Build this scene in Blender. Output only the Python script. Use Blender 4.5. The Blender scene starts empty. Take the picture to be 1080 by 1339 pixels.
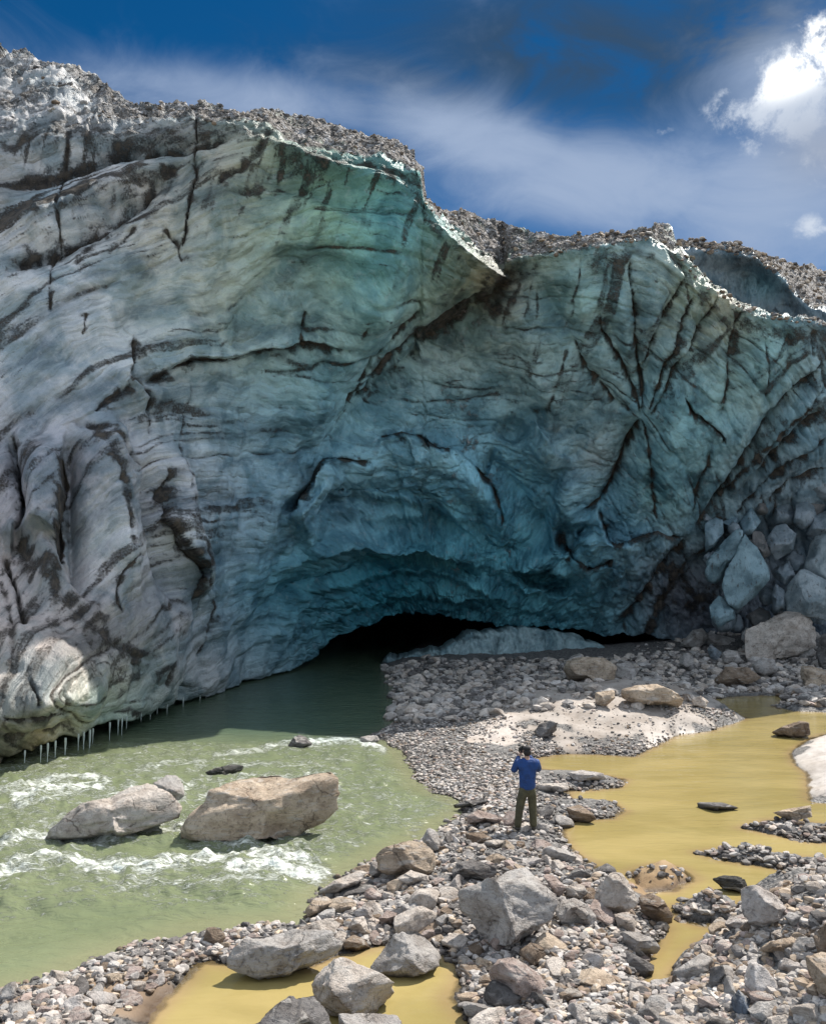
import bpy, bmesh, math, random
import numpy as np, time
_T0 = time.time()
def lap(w): print('LAP', w, round(time.time() - _T0, 1), flush=True)
from mathutils import Vector, Matrix
R = math.radians
random.seed(7); rng = np.random.default_rng(7)
S = bpy.context.scene; COL = S.collection

# ------------------------------------------------------------------ camera
F = 1160.0; CX, CY = 540.0, 669.5; HZ = 750.0; H = 5.66
ALPHA = math.atan((HZ - CY) / F)
cd = bpy.data.cameras.new('camera_view'); cam = bpy.data.objects.new('camera_view', cd); COL.objects.link(cam)
cd.sensor_fit = 'VERTICAL'; cd.sensor_height = 24; cd.lens = 24 * F / 1339; cd.clip_end = 3000
cam.location = (0, 0, H); cam.rotation_euler = (R(90) + ALPHA, 0, 0); S.camera = cam
ca, sa = math.cos(ALPHA), math.sin(ALPHA)

def ray(px, py):
    px, py = np.asarray(px, float), np.asarray(py, float)
    a = (px - CX) / F; b = (CY - py) / F
    return np.stack(np.broadcast_arrays(a, ca - b * sa, sa + b * ca), -1)
def at(px, py, Y):
    d = ray(px, py); t = np.asarray(Y) / d[..., 1]
    return d * t[..., None] + np.array([0, 0, H])
def ground(px, py, z=0.0):
    d = ray(px, py); t = (z - H) / d[..., 2]
    return d * np.asarray(t)[..., None] + np.array([0, 0, H])
def project(P):
    P = np.asarray(P, float) - np.array([0, 0, H])
    dep = P[..., 1] * ca + P[..., 2] * sa; up = -P[..., 1] * sa + P[..., 2] * ca
    return CX + F * P[..., 0] / dep, CY - F * up / dep

# ------------------------------------------------------------------ noise
_p = rng.permutation(256); _p = np.concatenate([_p, _p, _p])
_g = rng.normal(size=(256, 3)); _g /= np.linalg.norm(_g, axis=1)[:, None]
def noise(x, y, z=0.0):
    x, y, z = np.broadcast_arrays(np.asarray(x, float), np.asarray(y, float), np.asarray(z, float))
    xi, yi, zi = np.floor(x).astype(int), np.floor(y).astype(int), np.floor(z).astype(int)
    xf, yf, zf = x - xi, y - yi, z - zi
    u, v, w = [t * t * t * (t * (t * 6 - 15) + 10) for t in (xf, yf, zf)]
    out = 0
    for dx in (0, 1):
        for dy in (0, 1):
            for dz in (0, 1):
                g = _g[_p[_p[_p[(xi + dx) & 255] + ((yi + dy) & 255)] + ((zi + dz) & 255)]]
                dot = g[..., 0] * (xf - dx) + g[..., 1] * (yf - dy) + g[..., 2] * (zf - dz)
                out = out + dot * (u if dx else 1 - u) * (v if dy else 1 - v) * (w if dz else 1 - w)
    return out * 1.5
def fbm(x, y, z=0.0, o=4, g=0.5):
    s, a, f = 0, 1, 1
    for _ in range(o):
        s = s + a * noise(np.asarray(x) * f, np.asarray(y) * f, np.asarray(z) * f + 7.3 * _); a *= g; f *= 2.03
    return s
def ridged(x, y, z=0.0, o=3):
    s, a, f = 0, 1, 1
    for _ in range(o):
        s = s + a * (1 - 2 * np.abs(noise(np.asarray(x) * f, np.asarray(y) * f, np.asarray(z) * f + 3.1 * _))); a *= 0.5; f *= 2.1
    return s / 1.75
def sstep(a, b, x):
    t = np.clip((x - a) / (b - a), 0, 1); return t * t * (3 - 2 * t)
def poly_dist(px, py, pts, signed=False):
    """distance to a polyline; also the parameter along it and (if signed) the side"""
    best = np.full(px.shape, 1e9); side = np.ones(px.shape); tt = np.zeros(px.shape); n = len(pts) - 1
    for i in range(n):
        (x0, y0), (x1, y1) = pts[i], pts[i + 1]; dx, dy = x1 - x0, y1 - y0; L = dx * dx + dy * dy + 1e-9
        t = np.clip(((px - x0) * dx + (py - y0) * dy) / L, 0, 1)
        ex, ey = px - x0 - t * dx, py - y0 - t * dy; d = np.hypot(ex, ey); m = d < best
        best = np.where(m, d, best); side = np.where(m, np.sign(dx * (py - y0) - dy * (px - x0)), side); tt = np.where(m, (i + t) / n, tt)
    return (best * side if signed else best), tt
def poly_sd(x, y, pts):
    d, _ = poly_dist(x, y, list(pts) + [pts[0]]); ins = np.zeros(x.shape, bool); n = len(pts)
    for i in range(n):
        (x0, y0), (x1, y1) = pts[i], pts[(i + 1) % n]
        if y0 == y1: continue
        c = ((y0 > y) != (y1 > y)) & (x < (x1 - x0) * (y - y0) / (y1 - y0) + x0); ins ^= c
    return np.where(ins, -d, d)
class RBF:
    def __init__(s, pts, vals, kind='tps', reg=1e-3):
        s.p = np.asarray(pts, float) / 500; s.kind = kind; n = len(s.p)
        A = s.k(np.linalg.norm(s.p[:, None] - s.p[None], axis=2)) + reg * np.eye(n)
        P = np.c_[np.ones(n), s.p]; M = np.block([[A, P], [P.T, np.zeros((3, 3))]])
        v = np.asarray(vals, float).reshape(n, -1); s.w = np.linalg.solve(M, np.r_[v, np.zeros((3, v.shape[1]))])
    def k(s, r): return r * r * np.log(r + 1e-9) if s.kind == 'tps' else -r
    def __call__(s, x, y):
        sh = np.shape(x); q = np.c_[np.ravel(x), np.ravel(y)] / 500; out = []
        for c in np.array_split(q, max(1, len(q) // 20000)):
            out.append(np.c_[s.k(np.linalg.norm(c[:, None] - s.p[None], axis=2)), np.ones(len(c)), c] @ s.w)
        r = np.concatenate(out); return r.reshape(sh + (-1,)) if r.shape[1] > 1 else r.reshape(sh)

# ------------------------------------------------------------------ objects
def tag(o, label=None, cat=None, group=None, kind=None):
    for k, v in (('label', label), ('category', cat), ('group', group), ('kind', kind)):
        if v: o[k] = v
    return o
def link(name, me, mat=None, parent=None, loc=None):
    o = bpy.data.objects.new(name, me); COL.objects.link(o)
    if mat is not None and not me.materials: me.materials.append(mat)
    if parent: o.parent = parent
    if loc is not None: o.location = loc
    return o
def mesh_np(name, V, Fc, smooth=True, attrs=None):
    V = np.ascontiguousarray(V, np.float32); Fc = np.ascontiguousarray(Fc, np.int32)
    me = bpy.data.meshes.new(name); n, k = Fc.shape
    me.vertices.add(len(V)); me.vertices.foreach_set('co', V.ravel())
    me.loops.add(n * k); me.loops.foreach_set('vertex_index', Fc.ravel())
    me.polygons.add(n); me.polygons.foreach_set('loop_start', np.arange(0, n * k, k, dtype=np.int32))
    me.polygons.foreach_set('use_smooth', np.full(n, smooth))
    me.update(calc_edges=True)
    for an, a in (attrs or {}).items():
        a = np.ascontiguousarray(a, np.float32)
        if a.ndim == 1: at_ = me.attributes.new(an, 'FLOAT', 'POINT'); at_.data.foreach_set('value', a)
        elif a.shape[1] == 3: at_ = me.attributes.new(an, 'FLOAT_VECTOR', 'POINT'); at_.data.foreach_set('vector', a.ravel())
    return me
def grid_faces(r, c):
    i = np.arange(r * c).reshape(r, c)
    return np.stack([i[:-1, :-1], i[:-1, 1:], i[1:, 1:], i[1:, :-1]], -1).reshape(-1, 4)

# ------------------------------------------------------------------ shader helper
class NT:
    def __init__(s, tree): s.t = tree; s.l = tree.links
    def put(s, sock, v):
        if v is None: return
        if isinstance(v, bpy.types.NodeSocket): s.l.new(v, sock)
        else:
            if hasattr(sock.default_value, '__len__') and not hasattr(v, '__len__'): v = (v,) * len(sock.default_value)
            if hasattr(v, '__len__') and len(v) == 3 and len(sock.default_value) == 4: v = (*v, 1)
            sock.default_value = v
    def n(s, ty, ins=None, **kw):
        nd = s.t.nodes.new('ShaderNode' + ty)
        for k, v in kw.items(): setattr(nd, k, v)
        for k, v in (ins or {}).items(): s.put(nd.inputs[k], v)
        return nd
    def m(s, op, a, b=None, c=None, clamp=False):
        nd = s.n('Math', operation=op, use_clamp=clamp)
        for i, v in enumerate((a, b, c)): s.put(nd.inputs[i], v)
        return nd.outputs[0]
    def v(s, op, a, b=None):
        nd = s.n('VectorMath', operation=op); s.put(nd.inputs[0], a); s.put(nd.inputs[1], b)
        return nd.outputs[1] if op in ('DOT_PRODUCT', 'LENGTH') else nd.outputs[0]
    def ramp(s, x, a, b, lo=0.0, hi=1.0):
        nd = s.n('MapRange', {'Value': x, 'From Min': a, 'From Max': b, 'To Min': lo, 'To Max': hi}, interpolation_type='SMOOTHSTEP'); return nd.outputs[0]
    def mix(s, f, a, b, mode='MIX'):
        nd = s.n('Mix', data_type='RGBA', blend_type=mode); s.put(nd.inputs[0], f); s.put(nd.inputs[6], a); s.put(nd.inputs[7], b); return nd.outputs[2]
    def noise(s, vec, sc, d=4, r=0.55, dist=0.0):
        return s.n('TexNoise', {'Vector': vec, 'Scale': sc, 'Detail': d, 'Roughness': r, 'Distortion': dist}).outputs[0]
    def attr(s, name, out='Fac'): return s.n('Attribute', attribute_name=name).outputs[out]
    def obj(s): return s.n('TexCoord').outputs['Object']
    def bump(s, h, dist, st=1.0, nrm=None): return s.n('Bump', {'Height': h, 'Distance': dist, 'Strength': st, 'Normal': nrm}).outputs[0]
def material(name):
    m = bpy.data.materials.new(name); m.use_nodes = True; t = NT(m.node_tree)
    return m, t, m.node_tree.nodes['Principled BSDF']
def setp(t, b, **kw):
    for k, v in kw.items(): t.put(b.inputs[k.replace('_', ' ')], v)

# ---------- rock: tint from the object's colour, mottled, veined, wet near water
def rock_material(name, attr=None, wet=True):
    m, t, b = material(name); co = t.obj()
    wp = t.n('NewGeometry').outputs['Position']
    tint = t.attr(attr, 'Vector') if attr else t.n('ObjectInfo').outputs['Color']
    rnd = 0.0 if attr else t.n('ObjectInfo').outputs['Random']
    cc = t.v('ADD', wp, t.n('CombineXYZ', {0: rnd, 1: rnd, 2: rnd}).outputs[0]) if not attr else wp
    n1 = t.noise(cc, 2.2, 6, 0.62); n2 = t.noise(cc, 11, 6, 0.7, 0.4); n3 = t.noise(cc, 45, 4, 0.7)
    st = t.noise(t.v('MULTIPLY', cc, (1.5, 2.0, 9.0)), 1.6, 5, 0.6, 0.6)
    col = t.mix(t.ramp(n1, .35, .68), tint, t.mix(1.0, tint, (.62, .58, .55), 'MULTIPLY'))
    col = t.mix(t.ramp(n2, .50, .63, 0, .6), col, t.mix(1.0, col, (.36, .35, .35), 'MULTIPLY'))
    col = t.mix(t.ramp(st, .54, .66, 0, .55), col, (.56, .53, .49))
    col = t.mix(t.ramp(n3, .55, .72, 0, .45), col, t.mix(1.0, col, (.5, .5, .5), 'MULTIPLY'))
    vo = t.n('TexVoronoi', {'Vector': t.v('ADD', cc, t.v('MULTIPLY', t.n('TexNoise', {'Vector': cc, 'Scale': 3.0, 'Detail': 4}).outputs[1], (.35, .35, .35))), 'Scale': .9}, feature='DISTANCE_TO_EDGE').outputs['Distance']
    crack = t.m('MULTIPLY', t.ramp(vo, .0, .018, 1, 0), t.ramp(n1, .45, .6))
    if not attr: col = t.mix(t.m('MULTIPLY', crack, .6), col, t.mix(1.0, col, (.3, .28, .27), 'MULTIPLY'))
    rough = .85
    if wet:
        z = t.n('SeparateXYZ', {0: wp}).outputs[2]
        w = t.ramp(t.m('ADD', z, t.m('MULTIPLY', t.m('SUBTRACT', n1, .5), .22)), .02, .13, 1, 0)
        col = t.mix(w, col, t.mix(1.0, col, (.36, .34, .32), 'MULTIPLY')); rough = t.m('SUBTRACT', .85, t.m('MULTIPLY', w, .5))
    h = t.m('ADD', t.m('MULTIPLY', n2, .8), t.m('ADD', t.m('MULTIPLY', n3, .35), t.m('MULTIPLY', st, .6)))
    if not attr: h = t.m('SUBTRACT', h, t.m('MULTIPLY', crack, .35))
    setp(t, b, Base_Color=col, Roughness=rough, Normal=t.bump(h, .10 if not attr else .02, 1.0))
    b.inputs['Specular IOR Level'].default_value = .3
    return m
M_ROCK = rock_material('rock'); M_PEB = rock_material('pebble', 'tint')
M_PEBDRY = rock_material('dry_pebble', 'tint', wet=False)

# ---------- glacier ice
def ice_material():
    m, t, b = material('glacier_ice'); co = t.obj()
    base = t.attr('tint', 'Vector'); dirt = t.attr('dirt'); grav = t.attr('gravel'); flow = t.attr('flow', 'Vector')
    teal = t.attr('clear')
    fw = t.v('ADD', flow, t.v('MULTIPLY', t.n('TexNoise', {'Vector': co, 'Scale': .5, 'Detail': 3}).outputs[1], (.8, .8, 0)))
    f1 = t.noise(t.v('MULTIPLY', fw, (1.0, .45, 1.0)), .95, 8, .64, .3)
    f2 = t.noise(t.v('MULTIPLY', fw, (1.0, .5, 1.0)), 3.2, 7, .68, .3)
    n1 = t.noise(co, .45, 7, .6, .4); n2 = t.noise(co, 2.3, 8, .68); n3 = t.noise(co, 14, 5, .7)
    c = t.mix(t.ramp(n1, .40, .62), t.mix(1.0, base, (1.22, 1.19, 1.17), 'MULTIPLY'), t.mix(1.0, base, (.56, .66, .70), 'MULTIPLY'))
    c = t.mix(t.ramp(f1, .48, .64, 0, .70), c, t.mix(1.0, c, (.36, .42, .46), 'MULTIPLY'))
    c = t.mix(t.ramp(f2, .54, .66, 0, .45), c, t.mix(1.0, c, (.36, .38, .40), 'MULTIPLY'))
    c = t.mix(t.ramp(n2, .54, .68, 0, .40), c, t.mix(.5, base, (.62, .66, .68)))
    sc_ = t.n('TexVoronoi', {'Vector': t.v('MULTIPLY', fw, (1.0, .45, 1.0)), 'Scale': 1.25}, feature='F1').outputs['Distance']
    sc2 = t.n('TexVoronoi', {'Vector': t.v('MULTIPLY', fw, (1.0, .55, 1.0)), 'Scale': 3.6}, feature='F1').outputs['Distance']
    sc_, sc2 = t.m('MULTIPLY', sc_, sc_), t.m('MULTIPLY', sc2, sc2)
    n4 = t.noise(co, 34, 3, .7); c = t.mix(t.ramp(n4, .52, .70, 0, .55), c, t.mix(1.0, c, (.45, .48, .50), 'MULTIPLY'))
    c = t.mix(t.ramp(sc2, .03, .35, .30, 0), c, t.mix(1.0, c, (.6, .66, .68), 'MULTIPLY'))
    film = t.m('MULTIPLY', t.ramp(t.m('ADD', dirt, t.m('MULTIPLY', t.m('SUBTRACT', f1, .5), 1.2)), .02, .7), .62)
    c = t.mix(film, c, t.mix(1.0, c, (.40, .37, .35), 'MULTIPLY'))
    # dirt: silt in cracks and bands, its edge broken by noise
    dn = t.m('ADD', dirt, t.m('MULTIPLY', t.m('SUBTRACT', t.m('ADD', t.m('ADD', t.m('MULTIPLY', f2, .34), t.m('MULTIPLY', n2, .33)), t.m('MULTIPLY', n3, .33)), .5), 3.6))
    dm = t.m('MULTIPLY', t.ramp(dn, .34, .86), t.ramp(dirt, 0.02, .25))
    dcol = t.mix(t.ramp(n2, .4, .62), (.030, .026, .024), (.105, .085, .066))
    c = t.mix(t.m('MULTIPLY', dm, .93), c, dcol)
    # rubble on top
    vo = t.n('TexVoronoi', {'Vector': co, 'Scale': 7.5, 'Randomness': 1.0})
    gcol = t.mix(t.n('SeparateColor', {0: vo.outputs['Color']}).outputs[0], (.075, .064, .056), (.36, .33, .30))
    gcol = t.mix(t.ramp(n2, .50, .62, 0, .8), gcol, (.58, .58, .59))
    gm = t.ramp(t.m('ADD', grav, t.m('ADD', t.m('MULTIPLY', t.m('SUBTRACT', n2, .5), 1.1), t.m('MULTIPLY', t.m('SUBTRACT', t.noise(co, .55, 5, .6), .5), 1.5))), .40, .72)
    c = t.mix(gm, c, gcol)
    h = t.m('ADD', t.m('ADD', t.m('MULTIPLY', f1, .9), t.m('MULTIPLY', f2, .28)), t.m('ADD', t.m('MULTIPLY', n2, .35), t.m('MULTIPLY', n3, .14)))
    h = t.m('ADD', t.m('MULTIPLY', h, .8), t.m('ADD', t.m('MULTIPLY', sc_, .75), t.m('MULTIPLY', sc2, .35)))
    h = t.m('SUBTRACT', h, t.m('MULTIPLY', dm, .3))
    nb = t.bump(h, .46, 1.0)
    nb = t.bump(t.m('MULTIPLY', vo.outputs['Distance'], gm), .16, 1.0, nb)
    rough = t.m('ADD', .42, t.m('MULTIPLY', t.m('MAXIMUM', gm, dm), .45))
    setp(t, b, Base_Color=c, Roughness=rough, Normal=nb)
    b.inputs['Specular IOR Level'].default_value = .35
    return m
M_ICE = ice_material()
def block_ice_material():
    m, t, b = material('block_ice'); co = t.n('NewGeometry').outputs['Position']
    tint = t.n('ObjectInfo').outputs['Color']
    n1 = t.noise(co, 1.1, 7, .62, .5); n2 = t.noise(t.v('MULTIPLY', co, (2.2, 1, .8)), 3.2, 7, .7); n3 = t.noise(co, 16, 4, .65)
    c = t.mix(t.ramp(n1, .36, .64), t.mix(1.0, tint, (1.15, 1.15, 1.15), 'MULTIPLY'), t.mix(1.0, tint, (.55, .62, .64), 'MULTIPLY'))
    c = t.mix(t.ramp(n2, .54, .68, 0, .8), c, (.07, .065, .06))
    setp(t, b, Base_Color=c, Roughness=.4, Normal=t.bump(t.m('ADD', n2, t.m('MULTIPLY', n3, .3)), .14, .9))
    return m
M_BLOCK = block_ice_material()

# ---------- ground
def ground_material():
    m, t, b = material('silt_and_gravel'); co = t.obj()
    tint = t.attr('tint', 'Vector'); peb = t.attr('peb')
    n1 = t.noise(co, .8, 7, .62, .3); n2 = t.noise(co, 7, 6, .7); n3 = t.noise(co, 60, 3, .6)
    vo = t.n('TexVoronoi', {'Vector': co, 'Scale': 13.0}); vo2 = t.n('TexVoronoi', {'Vector': co, 'Scale': 34.0})
    sand = t.mix(t.ramp(n1, .38, .66), tint, t.mix(1.0, tint, (.72, .69, .66), 'MULTIPLY'))
    sand = t.mix(t.ramp(n2, .55, .68, 0, .7), sand, t.mix(1.0, sand, (.42, .40, .38), 'MULTIPLY'))
    sand = t.mix(t.ramp(n3, .55, .75, 0, .4), sand, t.mix(1.0, sand, (.5, .5, .5), 'MULTIPLY'))
    g = t.mix(t.n('SeparateColor', {0: vo.outputs['Color']}).outputs[0], (.07, .07, .07), (.36, .34, .32))
    g = t.mix(t.ramp(vo2.outputs['Distance'], .1, .5, 0, .5), g, (.1, .1, .1))
    pm = t.ramp(t.m('ADD', peb, t.m('MULTIPLY', t.m('SUBTRACT', n2, .5), .9)), .35, .65)
    c = t.mix(pm, sand, g)
    z = t.n('SeparateXYZ', {0: t.n('NewGeometry').outputs['Position']}).outputs[2]
    w = t.ramp(t.m('ADD', z, t.m('MULTIPLY', t.m('SUBTRACT', n1, .5), .14)), .02, .12, 1, 0)
    c = t.mix(t.m('MULTIPLY', w, t.m('SUBTRACT', 1.0, t.attr('crust'))), c, t.mix(1.0, c, (.40, .36, .32), 'MULTIPLY'))
    h = t.m('ADD', t.m('MULTIPLY', t.m('SUBTRACT', 1.0, vo.outputs['Distance']), t.m('MULTIPLY', pm, .8)), t.m('ADD', t.m('MULTIPLY', n2, .35), t.m('MULTIPLY', n3, .12)))
    setp(t, b, Base_Color=c, Roughness=t.m('SUBTRACT', .9, t.m('MULTIPLY', w, .5)), Normal=t.bump(h, .06, .9))
    b.inputs['Specular IOR Level'].default_value = .25
    return m
M_GROUND = ground_material()

# ---------- water
def water_material(name, deep, shallow, rough, wave, wd, foam=False):
    m, t, b = material(name); co = t.obj()
    sh = t.attr('shallow')
    n1 = t.noise(t.v('MULTIPLY', co, (.5, 1.2, 1)), .55, 5, .6, .6)
    c = t.mix(t.ramp(t.m('ADD', sh, t.m('MULTIPLY', t.m('SUBTRACT', n1, .5), .7)), .25, .85), deep, shallow)
    c = t.mix(t.ramp(n1, .42, .65, 0, .45), c, t.mix(1.0, c, (.78, .82, .80), 'MULTIPLY'))
    rg = rough; h = t.noise(t.v('MULTIPLY', co, (.55, 1.5, 1)), wave, 5, .6, .5)
    if foam:
        fa = t.attr('foam'); q = t.v('MULTIPLY', co, (.75, 1.8, 1))
        a1 = t.noise(q, 3.4, 8, .70, 1.2); a2 = t.noise(q, 11, 6, .7, .8)
        fm = t.ramp(t.m('ADD', fa, t.m('ADD', t.m('MULTIPLY', t.m('SUBTRACT', a1, .5), 1.9), t.m('MULTIPLY', t.m('SUBTRACT', a2, .5), 1.3))), .44, .98)
        c = t.mix(t.m('MULTIPLY', fm, .85), c, (.78, .82, .76)); rg = t.m('ADD', rough, t.m('MULTIPLY', fm, .45))
        h = t.m('ADD', h, t.m('MULTIPLY', fm, .6))
    if not foam:
        big = t.noise(t.v('MULTIPLY', co, (.35, .8, 1)), .5, 5, .6, .8); c = t.mix(t.ramp(big, .38, .62), c, t.mix(1.0, c, (.80, .80, .74), 'MULTIPLY'))
        al = t.ramp(t.m('ADD', sh, t.m('MULTIPLY', t.m('SUBTRACT', h, .5), .5)), .72, 1.0, 1.0, .30); setp(t, b, Alpha=al)
    else:
        c = t.mix(t.attr('pool'), c, t.mix(1.0, c, (.55, .68, .78), 'MULTIPLY'))  # still-water tint, with the shade near the cave painted into the river colour
    setp(t, b, Base_Color=c, Roughness=rg, IOR=1.33, Normal=t.bump(h, wd, .8))
    return m
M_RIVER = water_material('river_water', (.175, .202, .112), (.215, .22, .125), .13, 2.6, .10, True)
M_POND = water_material('pond_water', (.36, .285, .115), (.34, .245, .12), .07, 2.2, .022)
def plain(name, col, rough=.8, nsc=0, namt=.3, bump=0.0):
    m, t, b = material(name); c = col
    if nsc:
        n = t.noise(t.obj(), nsc, 5, .6); c = t.mix(t.ramp(n, .4, .65, 0, namt), col, tuple(x * .45 for x in col))
        if bump: setp(t, b, Normal=t.bump(n, bump, .8))
    setp(t, b, Base_Color=c, Roughness=rough); return m

# ------------------------------------------------------------------ terrain
def P2(l):                                     # photo outline on the ground -> metres
    a = np.array(l, float); g = ground(a[:, 0], a[:, 1]); return [(p[0], p[1]) for p in g]
RIVER = P2([(-900, 1420), (-60, 1316), (0, 1300), (60, 1284), (130, 1252), (200, 1235), (270, 1217), (330, 1212), (393, 1206), (398, 1190), (418, 1166), (450, 1142), (488, 1122), (530, 1105), (560, 1090), (583, 1076),
    (604, 1058), (590, 1046), (552, 1031), (536, 1010), (522, 986), (500, 970), (474, 968), (490, 958), (515, 945), (512, 925), (515, 900), (497, 873), (520, 862), (548, 842), (560, 815), (420, 812), (380, 830), (0, 868), (-900, 890)])
POND1 = P2([(190, 1345), (215, 1312), (248, 1275), (266, 1259), (300, 1262), (400, 1266), (450, 1250), (490, 1238), (545, 1240), (580, 1250), (602, 1264), (605, 1285), (592, 1305), (610, 1330), (628, 1350), (650, 1500), (120, 1500)])
POND2 = P2([(697, 992), (740, 986), (790, 988), (828, 990), (852, 978), (885, 962), (925, 957), (955, 947), (975, 940), (955, 932), (935, 924), (925, 915), (960, 911), (1015, 910), (1034, 914), (1010, 925), (1045, 931), (1095, 932),
    (1095, 957), (1062, 965), (1045, 975), (1034, 987), (1040, 1000), (1056, 1012), (1060, 1048), (1120, 1056), (1120, 1126), (1060, 1140), (1040, 1147), (1030, 1162), (1018, 1176), (985, 1178), (962, 1186), (960, 1212), (935, 1226), (905, 1246),
    (885, 1268), (878, 1286), (858, 1299), (838, 1286), (838, 1262), (856, 1236), (870, 1212), (868, 1195), (832, 1162), (800, 1149), (765, 1126), (740, 1106), (735, 1088), (747, 1074), (800, 1071), (815, 1061), (800, 1049), (745, 1047), (741, 1036), (808, 1031), (818, 1020), (762, 1010), (705, 1007)])
ISL = [P2(q) for q in ([(972, 1084), (1000, 1075), (1030, 1072), (1060, 1077), (1125, 1086), (1125, 1106), (1050, 1101), (1010, 1092)],
    [(912, 1116), (950, 1112), (1000, 1117), (1040, 1123), (1130, 1128), (1130, 1160), (1060, 1146), (1000, 1134), (950, 1126)],
    [(826, 1142), (858, 1131), (890, 1137), (906, 1150), (880, 1166), (842, 1166)],
    [(880, 1190), (905, 1180), (940, 1180), (968, 1188), (968, 1206), (920, 1212), (890, 1205)])]
def water_sd(x, y):
    r, a, b = poly_sd(x, y, RIVER), poly_sd(x, y, POND1), poly_sd(x, y, POND2)
    p = np.minimum(a, b)
    for i in ISL: p = np.maximum(p, -poly_sd(x, y, i))
    return r, p
def bump2(x, y, px, py, sx, sy, h):
    g = ground(px, py); return h * np.exp(-((x - g[0]) / sx) ** 2 - ((y - g[1]) / sy) ** 2)
def terrain(x, y, full=False):
    x, y = np.asarray(x, float), np.asarray(y, float)
    r, p = water_sd(x, y); k_ = .16 * fbm(x * 1.1, y * 1.1, 2.0, 4, .6); r, p = r + k_, p + k_ * .9; s = np.minimum(r, p)
    land = .20 * (1 - np.exp(-np.maximum(s, 0) / .5)) + .02 * np.clip(s, 0, 6)
    w = 1 - np.exp(-np.maximum(s, 0) / .7)
    hills = (bump2(x, y, 800, 935, 6.0, 4.0, .75) + bump2(x, y, 860, 925, 3.2, 2.2, .35) + bump2(x, y, 1010, 868, 9, 7, 1.6) + bump2(x, y, 700, 868, 10, 4, .5)
             + bump2(x, y, 1120, 1260, 2.6, 4, .9) + bump2(x, y, 1150, 1330, 2.2, 2, .6) + bump2(x, y, 660, 1170, 2.0, 2.0, .18) + bump2(x, y, 1130, 1010, 3.5, 3, .12) + bump2(x, y, 150, 1275, 1.4, .9, .12))
    z = land + w * hills + w * (.10 * fbm(x * .7, y * .7, 1.0, 3) + .045 * fbm(x * 3, y * 3, 4.0, 3))
    z = np.where(s < 0, -.7 * (1 - np.exp(s / .9)), z)
    return (z, r, p) if full else z

px = np.unique(np.r_[np.linspace(-900, -60, 40), np.arange(-60, 1140, 2.8), np.linspace(1140, 2000, 40)])
py = np.r_[np.linspace(1900, 1400, 30), np.arange(1398, 860, -2.0), np.linspace(859, 795, 40)]
GX, GY = np.meshgrid(px, py); g0 = ground(GX, GY); X, Y = g0[..., 0], g0[..., 1]
Z, RS, PS = terrain(X, Y, True)
T_PX, T_PY, T_Z, T_R, T_P = px, py[::-1], Z[::-1], RS[::-1], PS[::-1]
def tlook(x, y):
    '''height and shore distances read back from the ground grid'''
    d = np.asarray(y) * ca - H * sa; qx = CX + F * np.asarray(x) / d; qy = CY - F * (-np.asarray(y) * sa - H * ca) / d
    i = np.clip(np.searchsorted(T_PX, qx) - 1, 0, len(T_PX) - 2); j = np.clip(np.searchsorted(T_PY, qy) - 1, 0, len(T_PY) - 2)
    a = np.clip((qx - T_PX[i]) / (T_PX[i + 1] - T_PX[i]), 0, 1); b = np.clip((qy - T_PY[j]) / (T_PY[j + 1] - T_PY[j]), 0, 1)
    return [(G[j, i] * (1 - a) + G[j, i + 1] * a) * (1 - b) + (G[j + 1, i] * (1 - a) + G[j + 1, i + 1] * a) * b for G in (T_Z, T_R, T_P)]
def on_ground(px, py, lo=-9.0):
    z = 0.0
    for _ in range(7):
        g = ground(px, py, z); z = max(lo, float(tlook(g[0], g[1])[0])) * .6 + z * .4
    return np.array([g[0], g[1], max(lo, float(tlook(g[0], g[1])[0]))])
SANDS = [((785, 940), (170, 44), (.40, .36, .325)), ((650, 970), (45, 18), (.50, .45, .41)), ((180, 1305), (80, 45), (.27, .20, .14)), ((860, 1160), (60, 30), (.34, .24, .14)), ((1080, 1010), (45, 45), (.50, .465, .435)), ((1010, 1260), (45, 30), (.46, .37, .28)), ((560, 1215), (30, 18), (.22, .17, .13))]
tint = np.empty(GX.shape + (3,)); tint[:] = (.22, .205, .19); sandm = np.zeros(GX.shape)
wob = fbm(X * .9, Y * .9, 9.0, 4)
for (cx_, cy_), (sx_, sy_), c_ in SANDS:
    w_ = sstep(0.25, .7, np.exp(-((GX - cx_) / sx_) ** 2 - ((GY - cy_) / sy_) ** 2) + .36 * wob); tint += w_[..., None] * (np.array(c_) - tint); sandm = np.maximum(sandm, w_)
edge = (np.minimum(RS, PS) > 0) * np.exp(-np.maximum(PS, 0) / .35) * sstep(880, 960, GX) * sstep(1090, 1040, GY)   # pale crust at the pond's right shore
edge = np.maximum(edge, (PS > 0) * np.exp(-np.maximum(PS, 0) / .4) * sstep(800, 850, GX) * sstep(1010, 985, GY) * sstep(930, 950, GY))
tint += (edge * sstep(-.3, .2, wob))[..., None] * (np.array((.56, .52, .475)) - tint)
peb = np.clip(1 - sandm, 0, 1)
me = mesh_np('ground', np.stack([X, Y, Z], -1).reshape(-1, 3), grid_faces(*GX.shape)[:, ::-1], True,
             {'tint': tint.reshape(-1, 3), 'peb': peb.ravel(), 'crust': np.clip(edge * 1.3, 0, 1).ravel()})
tag(link('ground', me, M_GROUND), 'pale silt and gravel ground between the green river and the ponds', 'ground', kind='structure')
wide = mesh_np('riverbed', np.array([[x_, y_, -1.3] for y_ in (-250, 400) for x_ in (-400, 400)]), np.array([[0, 1, 3, 2]]))
tag(link('riverbed', wide, plain('riverbed_gravel', (.22, .20, .17), .9, 1.0, .5)), 'grey gravel valley floor below the water', 'ground', kind='structure')


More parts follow.
